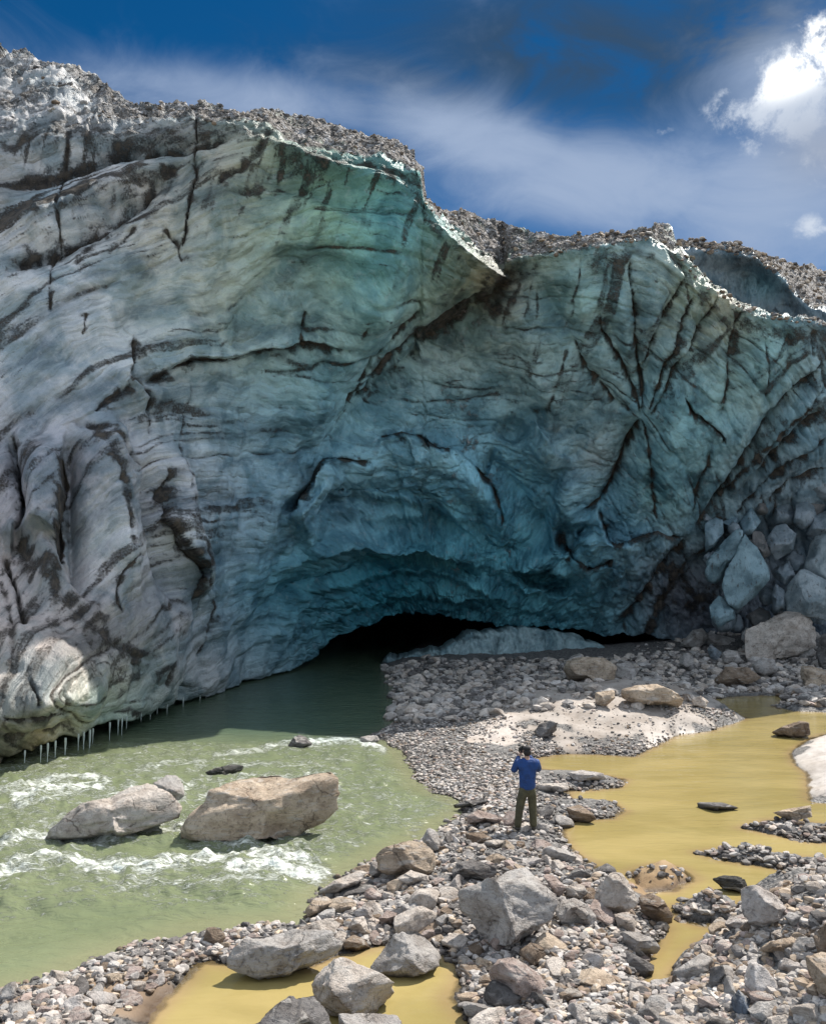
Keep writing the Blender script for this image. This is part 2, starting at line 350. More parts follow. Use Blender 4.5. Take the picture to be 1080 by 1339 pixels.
# ------------------------------------------------------------------ river and ponds
FOAM = [([(0, 1012), (60, 1005), (110, 1010)], 7, .5), ([(150, 1000), (200, 996), (250, 1000)], 6, .5), ([(0, 1205), (60, 1200), (130, 1188), (220, 1185)], 9, .38), ([(240, 1190), (320, 1180), (380, 1170)], 9, .38), ([(250, 1112), (330, 1118), (400, 1110), (450, 1100)], 10, .6), ([(300, 1145), (360, 1140), (415, 1150)], 12, .95), ([(20, 1048), (90, 1036), (130, 1040)], 10, .95), ([(450, 1060), (500, 1075), (540, 1090)], 14, .5), ([(440, 985), (480, 1000), (520, 1015)], 10, .45), ([(210, 1052), (240, 1050)], 8, .8),
        ([(0, 1040), (50, 1028), (100, 1020), (142, 1030)], 9, .8), ([(0, 1062), (60, 1052), (120, 1042), (140, 1040)], 8, .7), ([(0, 1110), (40, 1096), (75, 1102), (130, 1108), (200, 1094), (246, 1088)], 12, .75),
        ([(40, 1085), (60, 1078), (62, 1098)], 8, .6), ([(240, 1100), (300, 1110), (350, 1106), (400, 1092)], 8, .75), ([(0, 1150), (60, 1130), (130, 1140), (200, 1142), (270, 1130), (330, 1122), (390, 1130), (425, 1146)], 15, .85),
        ([(130, 1160), (220, 1164), (300, 1158), (400, 1150), (430, 1148)], 12, .7), ([(180, 1010), (230, 1004), (268, 1002)], 9, .65), ([(280, 992), (330, 985), (380, 974)], 7, .7), ([(405, 975), (440, 970), (470, 972), (500, 984)], 9, .85),
        ([(320, 1006), (370, 1008), (400, 1004), (440, 1012)], 8, .6), ([(430, 1020), (480, 1040), (540, 1058), (580, 1060)], 22, .50), ([(470, 1060), (520, 1075), (545, 1082)], 16, .5), ([(0, 1190), (90, 1172), (160, 1176)], 14, .35), ([(230, 1045), (250, 1030), (275, 1020)], 7, .7), ([(120, 1000), (200, 985), (260, 985)], 10, .45)]
px = np.unique(np.r_[np.linspace(-900, -40, 50), np.arange(-40, 640, 2.4)]); py = np.r_[np.linspace(1500, 1350, 12), np.arange(1348, 862, -1.7), np.linspace(861, 800, 30)]
GX, GY = np.meshgrid(px, py); g0 = ground(GX, GY); X, Y = g0[..., 0], g0[..., 1]; sd = poly_sd(X, Y, RIVER)
foam = np.zeros(GX.shape)
for pts, w_, a_ in FOAM:
    d_, _ = poly_dist(GX, GY, pts); foam = np.maximum(foam, a_ * np.exp(-(d_ / w_) ** 2))
WAKE = [[(62, 1090), (81, 1069), (144, 1043), (192, 1028), (239, 1026), (242, 1045), (211, 1081), (169, 1095), (92, 1100)], [(241, 1091), (247, 1061), (297, 1021), (431, 1014), (444, 1034), (442, 1062), (386, 1096), (311, 1097)], [(268, 1009), (319, 1002), (292, 1015)], [(376, 976), (392, 961), (410, 974), (394, 979)]]
for q_ in WAKE:
    d_ = poly_sd(GX, GY, q_); foam = np.maximum(foam, (.55 + .35 * noise(GX * .05, GY * .08, 3)) * np.exp(-(np.maximum(d_, 0) / 9) ** 2)); cx_ = np.mean([p_[0] for p_ in q_]); cy_ = max(p_[1] for p_ in q_)
    d_, tt = poly_dist(GX, GY, [(cx_, cy_), (cx_ - 60, cy_ + 14), (cx_ - 150, cy_ + 22)]); foam = np.maximum(foam, .55 * (1 - tt) * np.exp(-(d_ / 12) ** 2))
calm = sstep(955, 985, GY) * (1 - .65 * sstep(1170, 1230, GY)) * np.clip(-sd / .8, 0.15, 1)
foam = np.maximum(foam, .46 * calm * sstep(.0, .5, ridged(X * .35, Y * .9, 2)))
Zw = calm * (.10 * fbm(X * .45, Y * 1.1, .3, 4) + .075 * ridged(X * .6 + .4 * fbm(X * .5, Y * .5), Y * 1.5, 5, 3)) + .016 * fbm(X * .8, Y * 2.2, 2, 3)
Zw += foam * (.09 + .18 * np.clip(fbm(X * 2.2, Y * 3.4, 8, 4), -.6, 1)) * calm
Zw += .03 - .06 * 0
fc = grid_faces(*GX.shape)[:, ::-1]; keep = (sd.ravel()[fc] < .45).any(1); shal = np.exp(np.minimum(sd, 0) / .7)
me = mesh_np('river', np.stack([X, Y, Zw], -1).reshape(-1, 3), fc[keep], True, {'foam': foam.ravel(), 'pool': sstep(985, 950, GY).ravel(), 'shallow': shal.ravel()})  # pool mask: calm water near the cave, its shade put into the colour
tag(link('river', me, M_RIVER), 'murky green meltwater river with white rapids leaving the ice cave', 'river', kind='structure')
def pond(poly, x0, x1, y0, y1, label):
    px, py = np.arange(x0, x1, 4.0), np.arange(y1, y0, -3.0); GX, GY = np.meshgrid(px, py); g0 = ground(GX, GY, .012); X, Y = g0[..., 0], g0[..., 1]
    sd = poly_sd(X, Y, poly)
    for i in ISL: sd = np.maximum(sd, -poly_sd(X, Y, i))
    fc = grid_faces(*GX.shape)[:, ::-1]; keep = (sd.ravel()[fc] < .5).any(1)
    Zp = .012 + .004 * fbm(X * 1.2, Y * 1.2, 3, 3)
    me = mesh_np('pond', np.stack([X, Y, Zp], -1).reshape(-1, 3), fc[keep], True, {'shallow': np.exp(np.minimum(sd, 0) / .34).ravel()})
    tag(link('pond', me, M_POND), label, 'pond', kind='structure')
pond(POND2, 680, 1130, 900, 1310, 'large muddy yellow pond right of the standing person')
pond(POND1, 100, 660, 1225, 1480, 'small yellow pond around the boulders at the bottom')


# ------------------------------------------------------------------ glacier
CREST = np.array([(-700, 60), (-200, 60), (0, 68), (35, 70), (55, 84), (75, 88), (110, 94), (126, 103), (145, 124), (180, 139), (215, 136), (270, 135), (300, 146), (365, 143), (380, 152), (410, 152), (430, 162), (470, 172), (495, 178), (525, 188), (541, 200), (551, 222), (554, 258), (562, 264), (578, 275),
    (610, 278), (650, 290), (690, 303), (720, 308), (760, 308), (800, 305), (845, 300), (862, 293), (874, 298), (884, 316), (905, 345), (930, 370), (960, 392), (1000, 408), (1040, 414), (1080, 419), (1300, 440), (1800, 470)], float)
RIM = np.array([(-700, 180), (0, 187), (40, 172), (75, 158), (130, 168), (180, 166), (250, 160), (320, 166), (352, 170), (382, 199), (430, 206), (500, 212), (545, 232), (553, 266), (585, 306), (622, 337), (658, 362), (664, 346), (700, 338), (750, 332), (800, 324), (850, 313), (880, 334), (920, 376), (960, 406), (1000, 420), (1080, 428), (1800, 480)], float)
LIP = np.array([(-700, 1000), (0, 1000), (30, 992), (60, 982), (100, 970), (150, 951), (200, 933), (260, 913), (320, 891), (380, 869), (405, 859), (425, 843), (450, 829), (480, 817), (520, 805), (545, 801), (580, 803), (620, 812), (660, 816), (700, 818), (740, 822), (800, 828), (850, 832), (900, 838), (950, 846), (1080, 860), (1800, 870)], float)
DEP = [(-300, 180, 33), (-300, 500, 29), (-300, 980, 25), (0, 180, 34.5), (0, 350, 32.5), (0, 500, 32), (0, 650, 31.3), (0, 770, 29.3), (0, 850, 26.6), (0, 900, 25.4), (0, 960, 24.6), (0, 1000, 26.2),
       (120, 170, 36), (120, 300, 34.2), (120, 500, 33.2), (120, 650, 32), (120, 800, 30.2), (60, 870, 26.0), (60, 930, 25.2), (120, 900, 27.2), (120, 945, 27.9), (120, 963, 29.4), (250, 170, 36.2), (250, 300, 35.4), (250, 450, 36.8), (250, 600, 37), (250, 750, 36.2), (250, 850, 36.8), (250, 900, 37.6), (250, 915, 39.2),
       (380, 200, 36.6), (380, 320, 36.4), (380, 450, 40.5), (380, 580, 44), (380, 700, 47), (380, 800, 49.5), (380, 868, 52.5), (500, 215, 37.2), (500, 320, 37.4), (500, 450, 42.5), (500, 560, 47.5), (500, 620, 49), (500, 700, 52.5), (500, 800, 58),
       (548, 240, 38), (600, 340, 40.5), (655, 365, 42), (590, 450, 45), (560, 560, 49), (600, 650, 52), (600, 800, 59), (700, 345, 42.5), (700, 450, 45), (700, 600, 51), (700, 700, 54), (700, 820, 58), (780, 330, 42.3), (780, 500, 46), (780, 660, 51), (780, 830, 57),
       (860, 320, 42.3), (860, 450, 44), (860, 600, 49), (860, 700, 52), (860, 840, 56), (960, 410, 44.5), (960, 600, 48.5), (960, 700, 53.5), (960, 850, 57), (1080, 430, 44), (1080, 600, 49), (1080, 720, 54), (1080, 850, 57), (1350, 480, 56), (1350, 850, 58)]
depth_f = RBF([d[:2] for d in DEP], [d[2] for d in DEP], 'tps', 2e-3)
# shelves: (line, metres the right-hand-below side stands proud, falloff px)
STEPS = [([(546, 196), (553, 262), (585, 306), (622, 337), (660, 363), (642, 388), (600, 420), (560, 450), (500, 500), (440, 580)], [5.5, 5.5, 5.0, 4.5, 4, 3.0, 2.6, 2.2, 1.7, .6], 70),
         ([(482, 596), (434, 607), (408, 630), (382, 660), (352, 672)], [-.4, -2.0, -2.6, -2.4, -.3], 55), ([(660, 690), (652, 659), (641, 633), (615, 600), (593, 581), (571, 580), (545, 566), (527, 560), (490, 570), (470, 590)], [-.6, -1.6, -2, -1.8, -1.6, -1.6, -1.4, -1.3, -1.0, -.3], 50),
         ([(895, 704), (865, 700), (806, 715), (795, 711), (780, 667), (754, 668)], [-1.6, -2.2, -2.8, -2.6, -1.6, -.5], 60), ([(480, 440), (400, 447), (340, 456), (300, 465), (240, 471), (205, 492), (180, 504)], [.2, .8, .9, .8, .7, .7, .3], 45),
         ([(181, 437), (170, 489), (181, 505), (193, 522), (194, 578)], [.3, .7, .7, .6, .3], 35), ([(245, 800), (252, 754), (237, 724), (214, 680), (212, 640)], [.2, .9, 1.0, .9, .3], 40), ([(78, 740), (77, 700), (84, 640), (80, 600), (92, 552)], [.3, -1.2, -1.4, -1.2, -.2], 40), ([(20, 750), (24, 650), (14, 570)], [-.3, -.9, -.2], 30),
         ([(836, 770), (800, 740), (770, 744), (742, 726), (735, 690)], [.2, -.7, -1.1, -1.2, -.3], 40), ([(760, 612), (722, 560), (690, 545)], [-.3, -1.2, -.3], 45), ([(360, 702), (410, 676), (470, 660), (540, 665), (600, 690), (640, 722)], [-.3, -1.1, -1.3, -1.3, -1.1, -.3], 40), ([(325, 775), (390, 736), (460, 716), (540, 716), (610, 740), (660, 778)], [-.3, -1.1, -1.4, -1.3, -1.1, -.3], 40), ([(345, 825), (410, 782), (480, 758), (560, 753), (630, 770), (685, 802)], [-.3, -1.0, -1.4, -1.3, -1.1, -.3], 36), ([(385, 850), (440, 812), (510, 786), (580, 783), (650, 800)], [-.3, -.9, -1.2, -1, -.3], 30), ([(640, 745), (690, 775), (742, 770), (745, 745)], [-.3, -1.6, -1.6, -.4], 30)]
HOLES = [(712, 757, 34, 13, 4.5, .3), (764, 694, 10, 6, 1.4, -.4), (742, 700, 10, 30, 1.3, 0), (395, 648, 34, 9, 1.6, -.6), (668, 562, 22, 14, 1.0, .2), (455, 650, 60, 16, 1.2, -.3), (530, 690, 90, 14, 1.0, .0), (420, 745, 80, 14, 1.2, -.45), (560, 745, 90, 10, .9, .1), (640, 700, 20, 26, 1.2, .3), (640, 606, 8, 16, 1.2, .3)]
# cracks and silt bands: line, half width px, dirt, groove depth m
CR = [([(0, 240), (60, 224), (130, 208), (200, 199), (262, 190), (320, 180)], 7, .75, .2), ([(0, 355), (40, 332), (90, 311), (150, 286), (190, 255), (212, 228), (250, 202)], 9, .75, .25), ([(82, 330), (75, 270), (86, 220), (92, 180)], 3, .8, .2), ([(66, 410), (66, 350), (76, 310)], 3, .7, .15), ([(258, 132), (255, 190), (257, 235), (246, 290), (238, 330)], 2.4, .95, .3),
      ([(355, 165), (338, 205), (318, 228), (270, 258)], 9, .62, .2), ([(300, 262), (350, 246), (384, 240)], 6, .55, .1), ([(385, 206), (440, 220), (490, 222), (540, 235)], 13, .62, .1), ([(214, 292), (224, 306), (236, 320), (240, 346)], 3, .85, .2), ([(140, 330), (160, 312), (186, 290)], 4, .6, .1), ([(100, 345), (120, 310), (150, 300)], 5, .6, .1), ([(0, 300), (40, 285), (80, 268), (120, 262)], 6, .55, .1), ([(0, 200), (30, 190), (60, 180), (110, 185)], 8, .6, .1),
      ([(183, 430), (172, 475), (170, 492), (181, 505), (193, 522), (194, 580)], 2.6, 1, .35), ([(181, 505), (210, 490), (240, 471), (300, 466), (340, 456), (400, 448), (470, 441)], 3.5, .85, .3), ([(240, 500), (236, 550), (228, 600), (222, 650)], 1.8, .65, .15), ([(172, 506), (140, 525), (120, 548)], 6, .8, .25), ([(112, 410), (108, 440)], 2, .9, .1), ([(75, 590), (84, 625), (76, 680), (80, 715), (74, 760)], 5, 1, .6), ([(20, 566), (24, 640), (32, 668)], 4, .95, .5), ([(95, 550), (130, 575), (150, 600), (185, 615)], 7, .6, .2), ([(110, 560), (140, 620), (150, 680), (160, 740)], 8, .55, .15),
      ([(210, 600), (208, 650), (218, 684), (238, 724), (252, 756), (250, 806)], 4, .95, .4), ([(224, 640), (246, 700), (258, 760), (262, 810)], 3, .7, .2), ([(192, 723), (165, 735), (150, 760), (148, 794), (158, 806)], 1.6, .9, .15), ([(20, 700), (40, 750), (80, 790), (130, 822), (180, 850), (215, 870)], 20, .62, .1), ([(10, 730), (24, 790), (34, 830)], 5, .95, .4), ([(280, 740), (282, 790), (276, 830), (270, 870)], 3, .7, .2), ([(240, 850), (225, 870), (215, 900)], 3, .75, .15), ([(0, 935), (25, 950), (70, 945), (110, 930)], 3, .85, .2), ([(0, 975), (40, 970), (80, 965), (110, 955)], 10, .55, .1), ([(92, 890), (100, 915), (95, 945)], 4, .5, .15), ([(35, 880), (50, 905), (60, 930)], 4, .7, .15), ([(0, 760), (20, 830), (15, 880)], 7, .5, .1),
      ([(560, 400), (530, 430), (501, 456), (486, 474), (467, 507), (434, 572)], 2.4, 1, .45), ([(662, 376), (625, 405), (585, 432), (540, 458), (500, 492), (460, 545)], 11, .8, .1), ([(650, 380), (600, 418), (560, 445), (505, 482), (440, 575)], 3, 1.0, .4), ([(400, 405), (394, 430), (392, 455)], 1.8, .8, .15), ([(474, 405), (466, 430)], 1.8, .7, .1), ([(500, 330), (540, 300), (575, 270)], 4, .3, 0), ([(520, 500), (470, 520), (420, 530)], 8, .3, .1),
      ([(482, 596), (434, 607), (408, 630), (382, 660)], 3.2, .9, .5), ([(490, 570), (527, 561), (545, 567), (571, 581), (593, 582)], 2.6, .9, .5), ([(615, 600), (641, 633), (652, 659), (658, 680)], 2.4, .85, .4), ([(750, 441), (765, 489), (802, 530), (828, 541)], 4, .8, .25), ([(690, 545), (720, 530), (750, 440)], 5, .45, .1), ([(665, 350), (650, 395), (640, 420)], 7, .7, .2), ([(700, 340), (695, 380), (680, 420)], 6, .4, .1),
      ([(784, 395), (786, 433), (810, 474), (828, 522), (839, 548)], 2.2, 1, .4), ([(822, 335), (828, 400), (832, 456), (837, 496), (839, 548)], 2.2, 1, .4), ([(897, 345), (880, 400), (854, 456), (839, 493)], 2.2, .95, .35), ([(905, 385), (898, 405), (880, 463), (842, 545)], 2.2, 1, .4), ([(942, 380), (928, 402), (902, 463), (873, 507), (843, 547)], 2.4, .95, .35), ([(839, 548), (821, 593), (802, 630), (780, 663), (752, 671)], 3.4, 1, .4), ([(839, 548), (847, 585), (854, 641), (861, 690)], 1.8, .8, .25),
      ([(891, 512), (906, 537), (946, 569), (946, 576)], 2.2, 1.1, .7), ([(975, 400), (961, 420), (958, 474), (939, 556)], 3.5, .8, .2), ([(960, 400), (966, 440), (963, 490)], 10, .55, .05), ([(932, 585), (913, 622), (899, 667)], 2.2, .85, .2), ([(1085, 472), (1028, 526), (976, 600), (938, 655), (899, 698)], 5, .9, .4), ([(1085, 500), (1013, 578), (958, 637), (930, 665)], 4, .85, .3), ([(1085, 530), (1040, 570), (990, 628)], 4, .8, .25), ([(1085, 563), (1013, 622), (958, 670)], 4, .8, .3), ([(1000, 440), (998, 520)], 1.8, .7, .15), ([(1066, 425), (1060, 470)], 5, .6, .15), ([(1085, 606), (1030, 630), (1000, 660)], 4, .8, .4),
      ([(780, 665), (795, 711), (806, 716), (865, 701), (895, 705)], 2.6, .9, .5), ([(740, 724), (765, 743), (790, 743), (802, 734)], 2.8, 1, .5), ([(905, 700), (870, 745), (835, 790), (805, 830)], 6, .9, .2), ([(925, 705), (890, 750), (860, 800), (840, 840)], 9, .7, .1), ([(880, 730), (900, 770), (920, 800)], 20, .6, 0), ([(735, 690), (742, 720), (738, 750)], 7, .7, .3), ([(600, 310), (640, 340), (700, 350)], 8, .35, 0), ([(860, 300), (890, 350), (900, 400)], 4, .5, .1), ([(760, 330), (755, 370), (745, 400)], 2, .5, .1)]
_c = dict(WG=(.60, .62, .635), GD=(.36, .35, .34), T=(.20, .37, .345), DT=(.085, .27, .32), G=(.28, .40, .29), BL=(.27, .49, .57))
TINTS = [(0, 250, 'GD'), (60, 250, 'WG'), (150, 250, (.52, .52, .52)), (250, 170, (.40, .40, .38)), (100, 400, 'WG'), (0, 450, 'WG'), (200, 360, (.56, .58, .55)), (300, 230, (.38, .37, .30)), (330, 330, (.42, .49, .44)), (430, 280, 'G'), (500, 260, 'T'), (530, 300, 'T'), (480, 350, (.26, .44, .41)), (400, 400, (.48, .58, .55)), (300, 430, (.45, .51, .47)), (300, 520, (.43, .55, .58)), (420, 500, (.33, .50, .53)), (300, 650, (.42, .50, .55)), (200, 650, (.50, .50, .52)), (120, 600, (.45, .45, .48)), (30, 620, (.35, .35, .38)), (60, 720, (.42, .40, .40)), (130, 700, 'WG'), (120, 850, (.38, .35, .33)), (60, 920, (.62, .58, .54)), (100, 900, (.62, .58, .52)), (230, 820, (.45, .44, .45)), (280, 880, (.45, .46, .46)), (60, 970, (.34, .29, .20)), (150, 945, (.38, .45, .38)),
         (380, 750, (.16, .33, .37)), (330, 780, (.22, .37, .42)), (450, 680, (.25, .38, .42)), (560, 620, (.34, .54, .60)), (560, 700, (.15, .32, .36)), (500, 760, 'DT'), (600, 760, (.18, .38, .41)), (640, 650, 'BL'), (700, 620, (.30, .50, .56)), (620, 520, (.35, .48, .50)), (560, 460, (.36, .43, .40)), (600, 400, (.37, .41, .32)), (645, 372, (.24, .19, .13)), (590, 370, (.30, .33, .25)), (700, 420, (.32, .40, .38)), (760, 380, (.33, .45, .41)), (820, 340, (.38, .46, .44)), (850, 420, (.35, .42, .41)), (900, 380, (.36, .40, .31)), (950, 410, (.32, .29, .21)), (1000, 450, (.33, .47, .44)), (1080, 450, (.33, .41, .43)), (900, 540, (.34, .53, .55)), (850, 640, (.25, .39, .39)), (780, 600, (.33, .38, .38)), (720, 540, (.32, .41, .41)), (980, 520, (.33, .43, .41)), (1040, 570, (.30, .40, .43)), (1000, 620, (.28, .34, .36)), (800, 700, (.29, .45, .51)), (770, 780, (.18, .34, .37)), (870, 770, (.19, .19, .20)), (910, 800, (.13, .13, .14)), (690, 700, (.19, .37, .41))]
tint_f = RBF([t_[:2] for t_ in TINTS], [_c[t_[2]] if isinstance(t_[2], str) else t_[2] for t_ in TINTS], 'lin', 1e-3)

cpx = np.unique(np.r_[np.linspace(-700, -30, 34), np.arange(-30, 1110, 1.7), np.linspace(1110, 1800, 36)]); NR = 470
jag = 3.4 * fbm(cpx * .045, 0 * cpx, 2.0, 5, .68)
crest = np.interp(cpx, CREST[:, 0], CREST[:, 1]) + jag; rim = np.interp(cpx, RIM[:, 0], RIM[:, 1]); lip = np.interp(cpx, LIP[:, 0], LIP[:, 1]) + 1.8 * fbm(cpx * .05, 0 * cpx, 5.0, 4, .6)
v = np.linspace(0, 1, NR)[:, None]
GX = np.broadcast_to(cpx, (NR, len(cpx))).copy(); GY = crest + (lip - crest) * v
pxc = np.clip(GX, -300, 1350)
rimw = rim - 3 + 5 * fbm(cpx * .03, 0 * cpx, 8.0, 2)
over = np.maximum(rimw - GY, 0)                      # px above the rim: top slope leans back
D = depth_f(pxc, np.maximum(GY, rimw - 2)) + over * .034 * np.interp(cpx, [0, 160, 300, 500, 560, 640, 700, 1080], [2.3, 2.2, 2.2, 2.4, 2.2, 2.2, 2.6, 2.6])
base0 = at(GX, GY, D)
wx, wy = GX + 3.2 * fbm(GX * .018, GY * .018, 1.2, 3) + 0.8 * noise(GX * .14, GY * .14, 2), GY + 3.2 * fbm(GX * .018, GY * .018, 6.2, 3) + 0.8 * noise(GX * .14, GY * .14, 9)
back = np.zeros(D.shape)
for k, (pts, amp, fall) in enumerate(STEPS):
    d_, tt = poly_dist(*( (GX, GY) if k == 0 else (wx, wy)), pts, True); a_ = np.interp(tt, np.linspace(0, 1, len(amp)), amp)
    if k == 0:      # the near block's arris: what lies beyond it (up and right) stands farther back, fading away from the edge
        ds_ = -poly_sd(GX, GY, pts + [(440, 1200), (2200, 1200), (2200, -200), (546, -200)]); D += np.where(ds_ > 0, a_ * np.exp(-np.abs(d_) / 90) * sstep(0, 5, np.abs(d_)), 0)
    else:
        near = (d_ > 0) if a_.mean() > 0 else (d_ < 0)
        m_ = 1.35 * np.abs(a_) * np.exp(-np.abs(d_) / fall) * sstep(0, 3.5, np.abs(d_)); e_ = sstep(0, .3, tt) * sstep(1, .7, tt)
        D -= np.where(near, m_ * e_, 0)
for hx, hy, sx_, sy_, dp, an in HOLES:
    u_, w_ = wx - hx, wy - hy; c_, s_ = math.cos(an), math.sin(an); q_ = ((u_ * c_ + w_ * s_) / sx_) ** 2 + ((-u_ * s_ + w_ * c_) / sy_) ** 2
    D += dp * np.exp(-q_ ** 2 * 1.2)
base = at(GX, GY, D)
# flow coordinates (metres): arcs around the cave on the right, steep flutes on the left
rr = np.hypot(GX - 600, (GY - 900) * 1.05); th = -np.arctan2(GX - 600, 900 - GY)
wl = sstep(330, 170, GX)
fan = sstep(760, 860, GX) * sstep(700, 560, GY)      # right wall: cracks fan down
mpp = D / F
f_a = np.stack([rr * mpp, th * 420 * mpp, 0 * rr], -1)
f_l = np.stack([(GX * .87 + GY * .5) * .032, (GX * -.5 + GY * .87) * .032, 0 * rr + 31], -1)
f_f = np.stack([(GX * .85 + GY * .35) * .042, (-GX * .35 + GY * .85) * .042, 0 * rr + 57], -1)
def tri(fn): return fn(f_a)
dn = np.gradient(base0, axis=1); dm_ = np.gradient(base0, axis=0); nrm = np.cross(dm_, dn); nrm /= np.linalg.norm(nrm, axis=-1)[..., None] + 1e-9
nrm *= np.sign(-(nrm * (base - np.array([0, 0, H]))).sum(-1))[..., None]
bx, by, bz = base[..., 0], base[..., 1], base[..., 2]
face = sstep(0, 25, GY - rimw); cave = sstep(430, 250, rr)
disp = (.55 * fbm(bx * .15, by * .15, bz * .15, 3) + .20 * fbm(bx * .5, by * .5, bz * .5, 3)) * face
q1_, q2_ = .7 * fbm(bx * .3, by * .3, bz * .3, 3), .7 * fbm(bx * .3 + 9, by * .3, bz * .3, 3)
disp += face * tri(lambda f: .22 * ridged((f[..., 0] + q1_) * .5, (f[..., 1] + q2_) * .24, f[..., 2], 3)) * (.5 + 1.0 * cave)
disp += face * tri(lambda f: .15 * fbm((f[..., 0] + q1_) * 1.2, (f[..., 1] + q2_) * .55, f[..., 2] + 5, 4, .55)) * (.4 + 1.2 * cave)
disp += .05 * fbm(bx * 1.6, by * 1.6, bz * 1.6, 3)
disp += (1 - face) * (.16 * fbm(bx * 1.1, by * 1.1, bz * 1.1, 4, .6) + .10 * ridged(bx * 2.2, by * 2.2, bz * 2.2, 2))
FOLDS = [([(668, 362), (620, 410), (560, 445), (500, 500), (440, 580), (390, 640)], 20, -.75), ([(520, 330), (470, 420), (420, 500), (380, 580)], 40, .7), ([(130, 530), (140, 650), (170, 790)], 20, .8), ([(50, 570), (52, 700), (70, 810)], 16, .7), ([(215, 560), (230, 680), (275, 810)], 18, .65), ([(92, 560), (90, 680), (112, 800)], 12, -.9), ([(185, 600), (206, 700), (238, 810)], 11, -.8), ([(14, 560), (26, 700)], 9, -.7),
    ([(0, 356), (90, 312), (190, 255), (260, 198)], 17, -.7), ([(0, 242), (130, 207), (320, 180)], 13, -.6), ([(0, 300), (100, 265), (230, 215)], 18, .5), ([(330, 185), (430, 222), (545, 252)], 10, .55), ([(330, 225), (430, 255), (540, 285)], 16, -.5), ([(240, 210), (228, 300), (190, 380), (160, 470)], 22, -.5), ([(300, 200), (280, 320), (240, 420), (215, 480)], 26, .5), ([(400, 300), (340, 380), (300, 440)], 16, -.45),
    ([(430, 605), (500, 590), (580, 600), (640, 650)], 26, .8), ([(395, 690), (460, 655), (540, 655), (620, 700)], 15, -1.0), ([(380, 735), (470, 700), (550, 700), (640, 740)], 14, .7), ([(340, 800), (410, 765), (490, 740), (560, 738), (640, 765)], 11, -.8), ([(690, 545), (740, 610), (752, 690)], 24, .9), ([(640, 590), (690, 670), (735, 745)], 12, -1.0), ([(590, 590), (640, 660), (660, 720)], 14, .6), ([(770, 560), (720, 640), (700, 720)], 10, -.5), ([(560, 770), (640, 770), (720, 800)], 10, .6), ([(660, 740), (720, 720), (740, 690)], 10, .7),
    ([(790, 400), (812, 475), (836, 540)], 11, -.55), ([(828, 360), (834, 456), (839, 540)], 9, -.5), ([(890, 370), (856, 456), (840, 530)], 10, -.55), ([(930, 395), (903, 463), (848, 545)], 10, -.6), ([(806, 380), (824, 470)], 10, .35), ([(858, 350), (848, 440)], 12, .4), ([(905, 420), (885, 470)], 10, .35), ([(839, 548), (805, 630), (760, 680)], 14, -.8), ([(900, 480), (870, 580), (880, 690)], 30, .6), ([(845, 600), (858, 690)], 10, -.35), ([(1085, 480), (1020, 545), (960, 625), (900, 698)], 12, -.7), ([(1085, 518), (1020, 590), (950, 668)], 9, -.55), ([(1085, 498), (1020, 566), (955, 645)], 9, .45), ([(965, 410), (960, 480), (940, 560)], 12, -.4), ([(1000, 440), (985, 530), (950, 610)], 18, .5), ([(1030, 430), (1035, 500)], 9, -.35), ([(700, 350), (735, 420), (765, 490), (825, 540)], 13, -.5), ([(740, 345), (770, 420)], 14, .4), ([(680, 400), (700, 480), (740, 560)], 18, .4), ([(905, 700), (860, 760), (805, 835)], 12, -.6), ([(930, 715), (890, 770), (850, 840)], 12, -.6)]
for pts, w_, a_ in FOLDS:
    a0 = np.array(pts, float); ci = np.where((cpx >= a0[:, 0].min() - 3 * w_) & (cpx <= a0[:, 0].max() + 3 * w_))[0]
    if not len(ci): continue
    sl = slice(ci[0], ci[-1] + 1); d_, tt = poly_dist(wx[:, sl], wy[:, sl], pts)
    disp[:, sl] += 1.25 * a_ * np.exp(-(d_ / w_) ** 2 if a_ > 0 else -np.abs(d_ / w_) ** 1.4) * sstep(-.02, .25, tt) * sstep(1.02, .75, tt)
rnl = sstep(30, 0, over * 0 + np.abs(cpx - 60)[None] - 90) * (1 - face); disp += rnl * .35 * ridged(bx * .8, by * .15, bz * .1, 3)
dirt = np.zeros(D.shape)
for pts, w_, a_, dp in CR:
    a0 = np.array(pts, float); x0, x1 = a0[:, 0].min() - 5 * w_ - 8, a0[:, 0].max() + 5 * w_ + 8; y0, y1 = a0[:, 1].min() - 5 * w_ - 8, a0[:, 1].max() + 5 * w_ + 8
    ci = np.where((cpx >= x0) & (cpx <= x1))[0]
    if not len(ci): continue
    sl = slice(ci[0], ci[-1] + 1); sx_, sy_ = wx[:, sl], wy[:, sl]
    d_, tt = poly_dist(sx_, sy_, pts); vary = .62 + .8 * noise(sx_ * .045, sy_ * .045, 3.3); ww = w_ * np.clip(vary, .3, 1.3)
    endf = sstep(-.02, .12, tt) * sstep(1.02, .86, tt); k_ = np.exp(-(d_ / ww) ** 2) * endf
    core = np.exp(-(d_ / np.minimum(ww, 4)) ** 2) * endf
    dirt[:, sl] = np.maximum(dirt[:, sl], a_ * k_ * (.8 + .7 * noise(sx_ * .08, sy_ * .08, 7)) + .62 * a_ * np.exp(-(d_ / (3 * ww + 3)) ** 2) * endf * sstep(-.25, .25, noise(sx_ * .07, sy_ * .07, 1))); disp[:, sl] -= dp * core
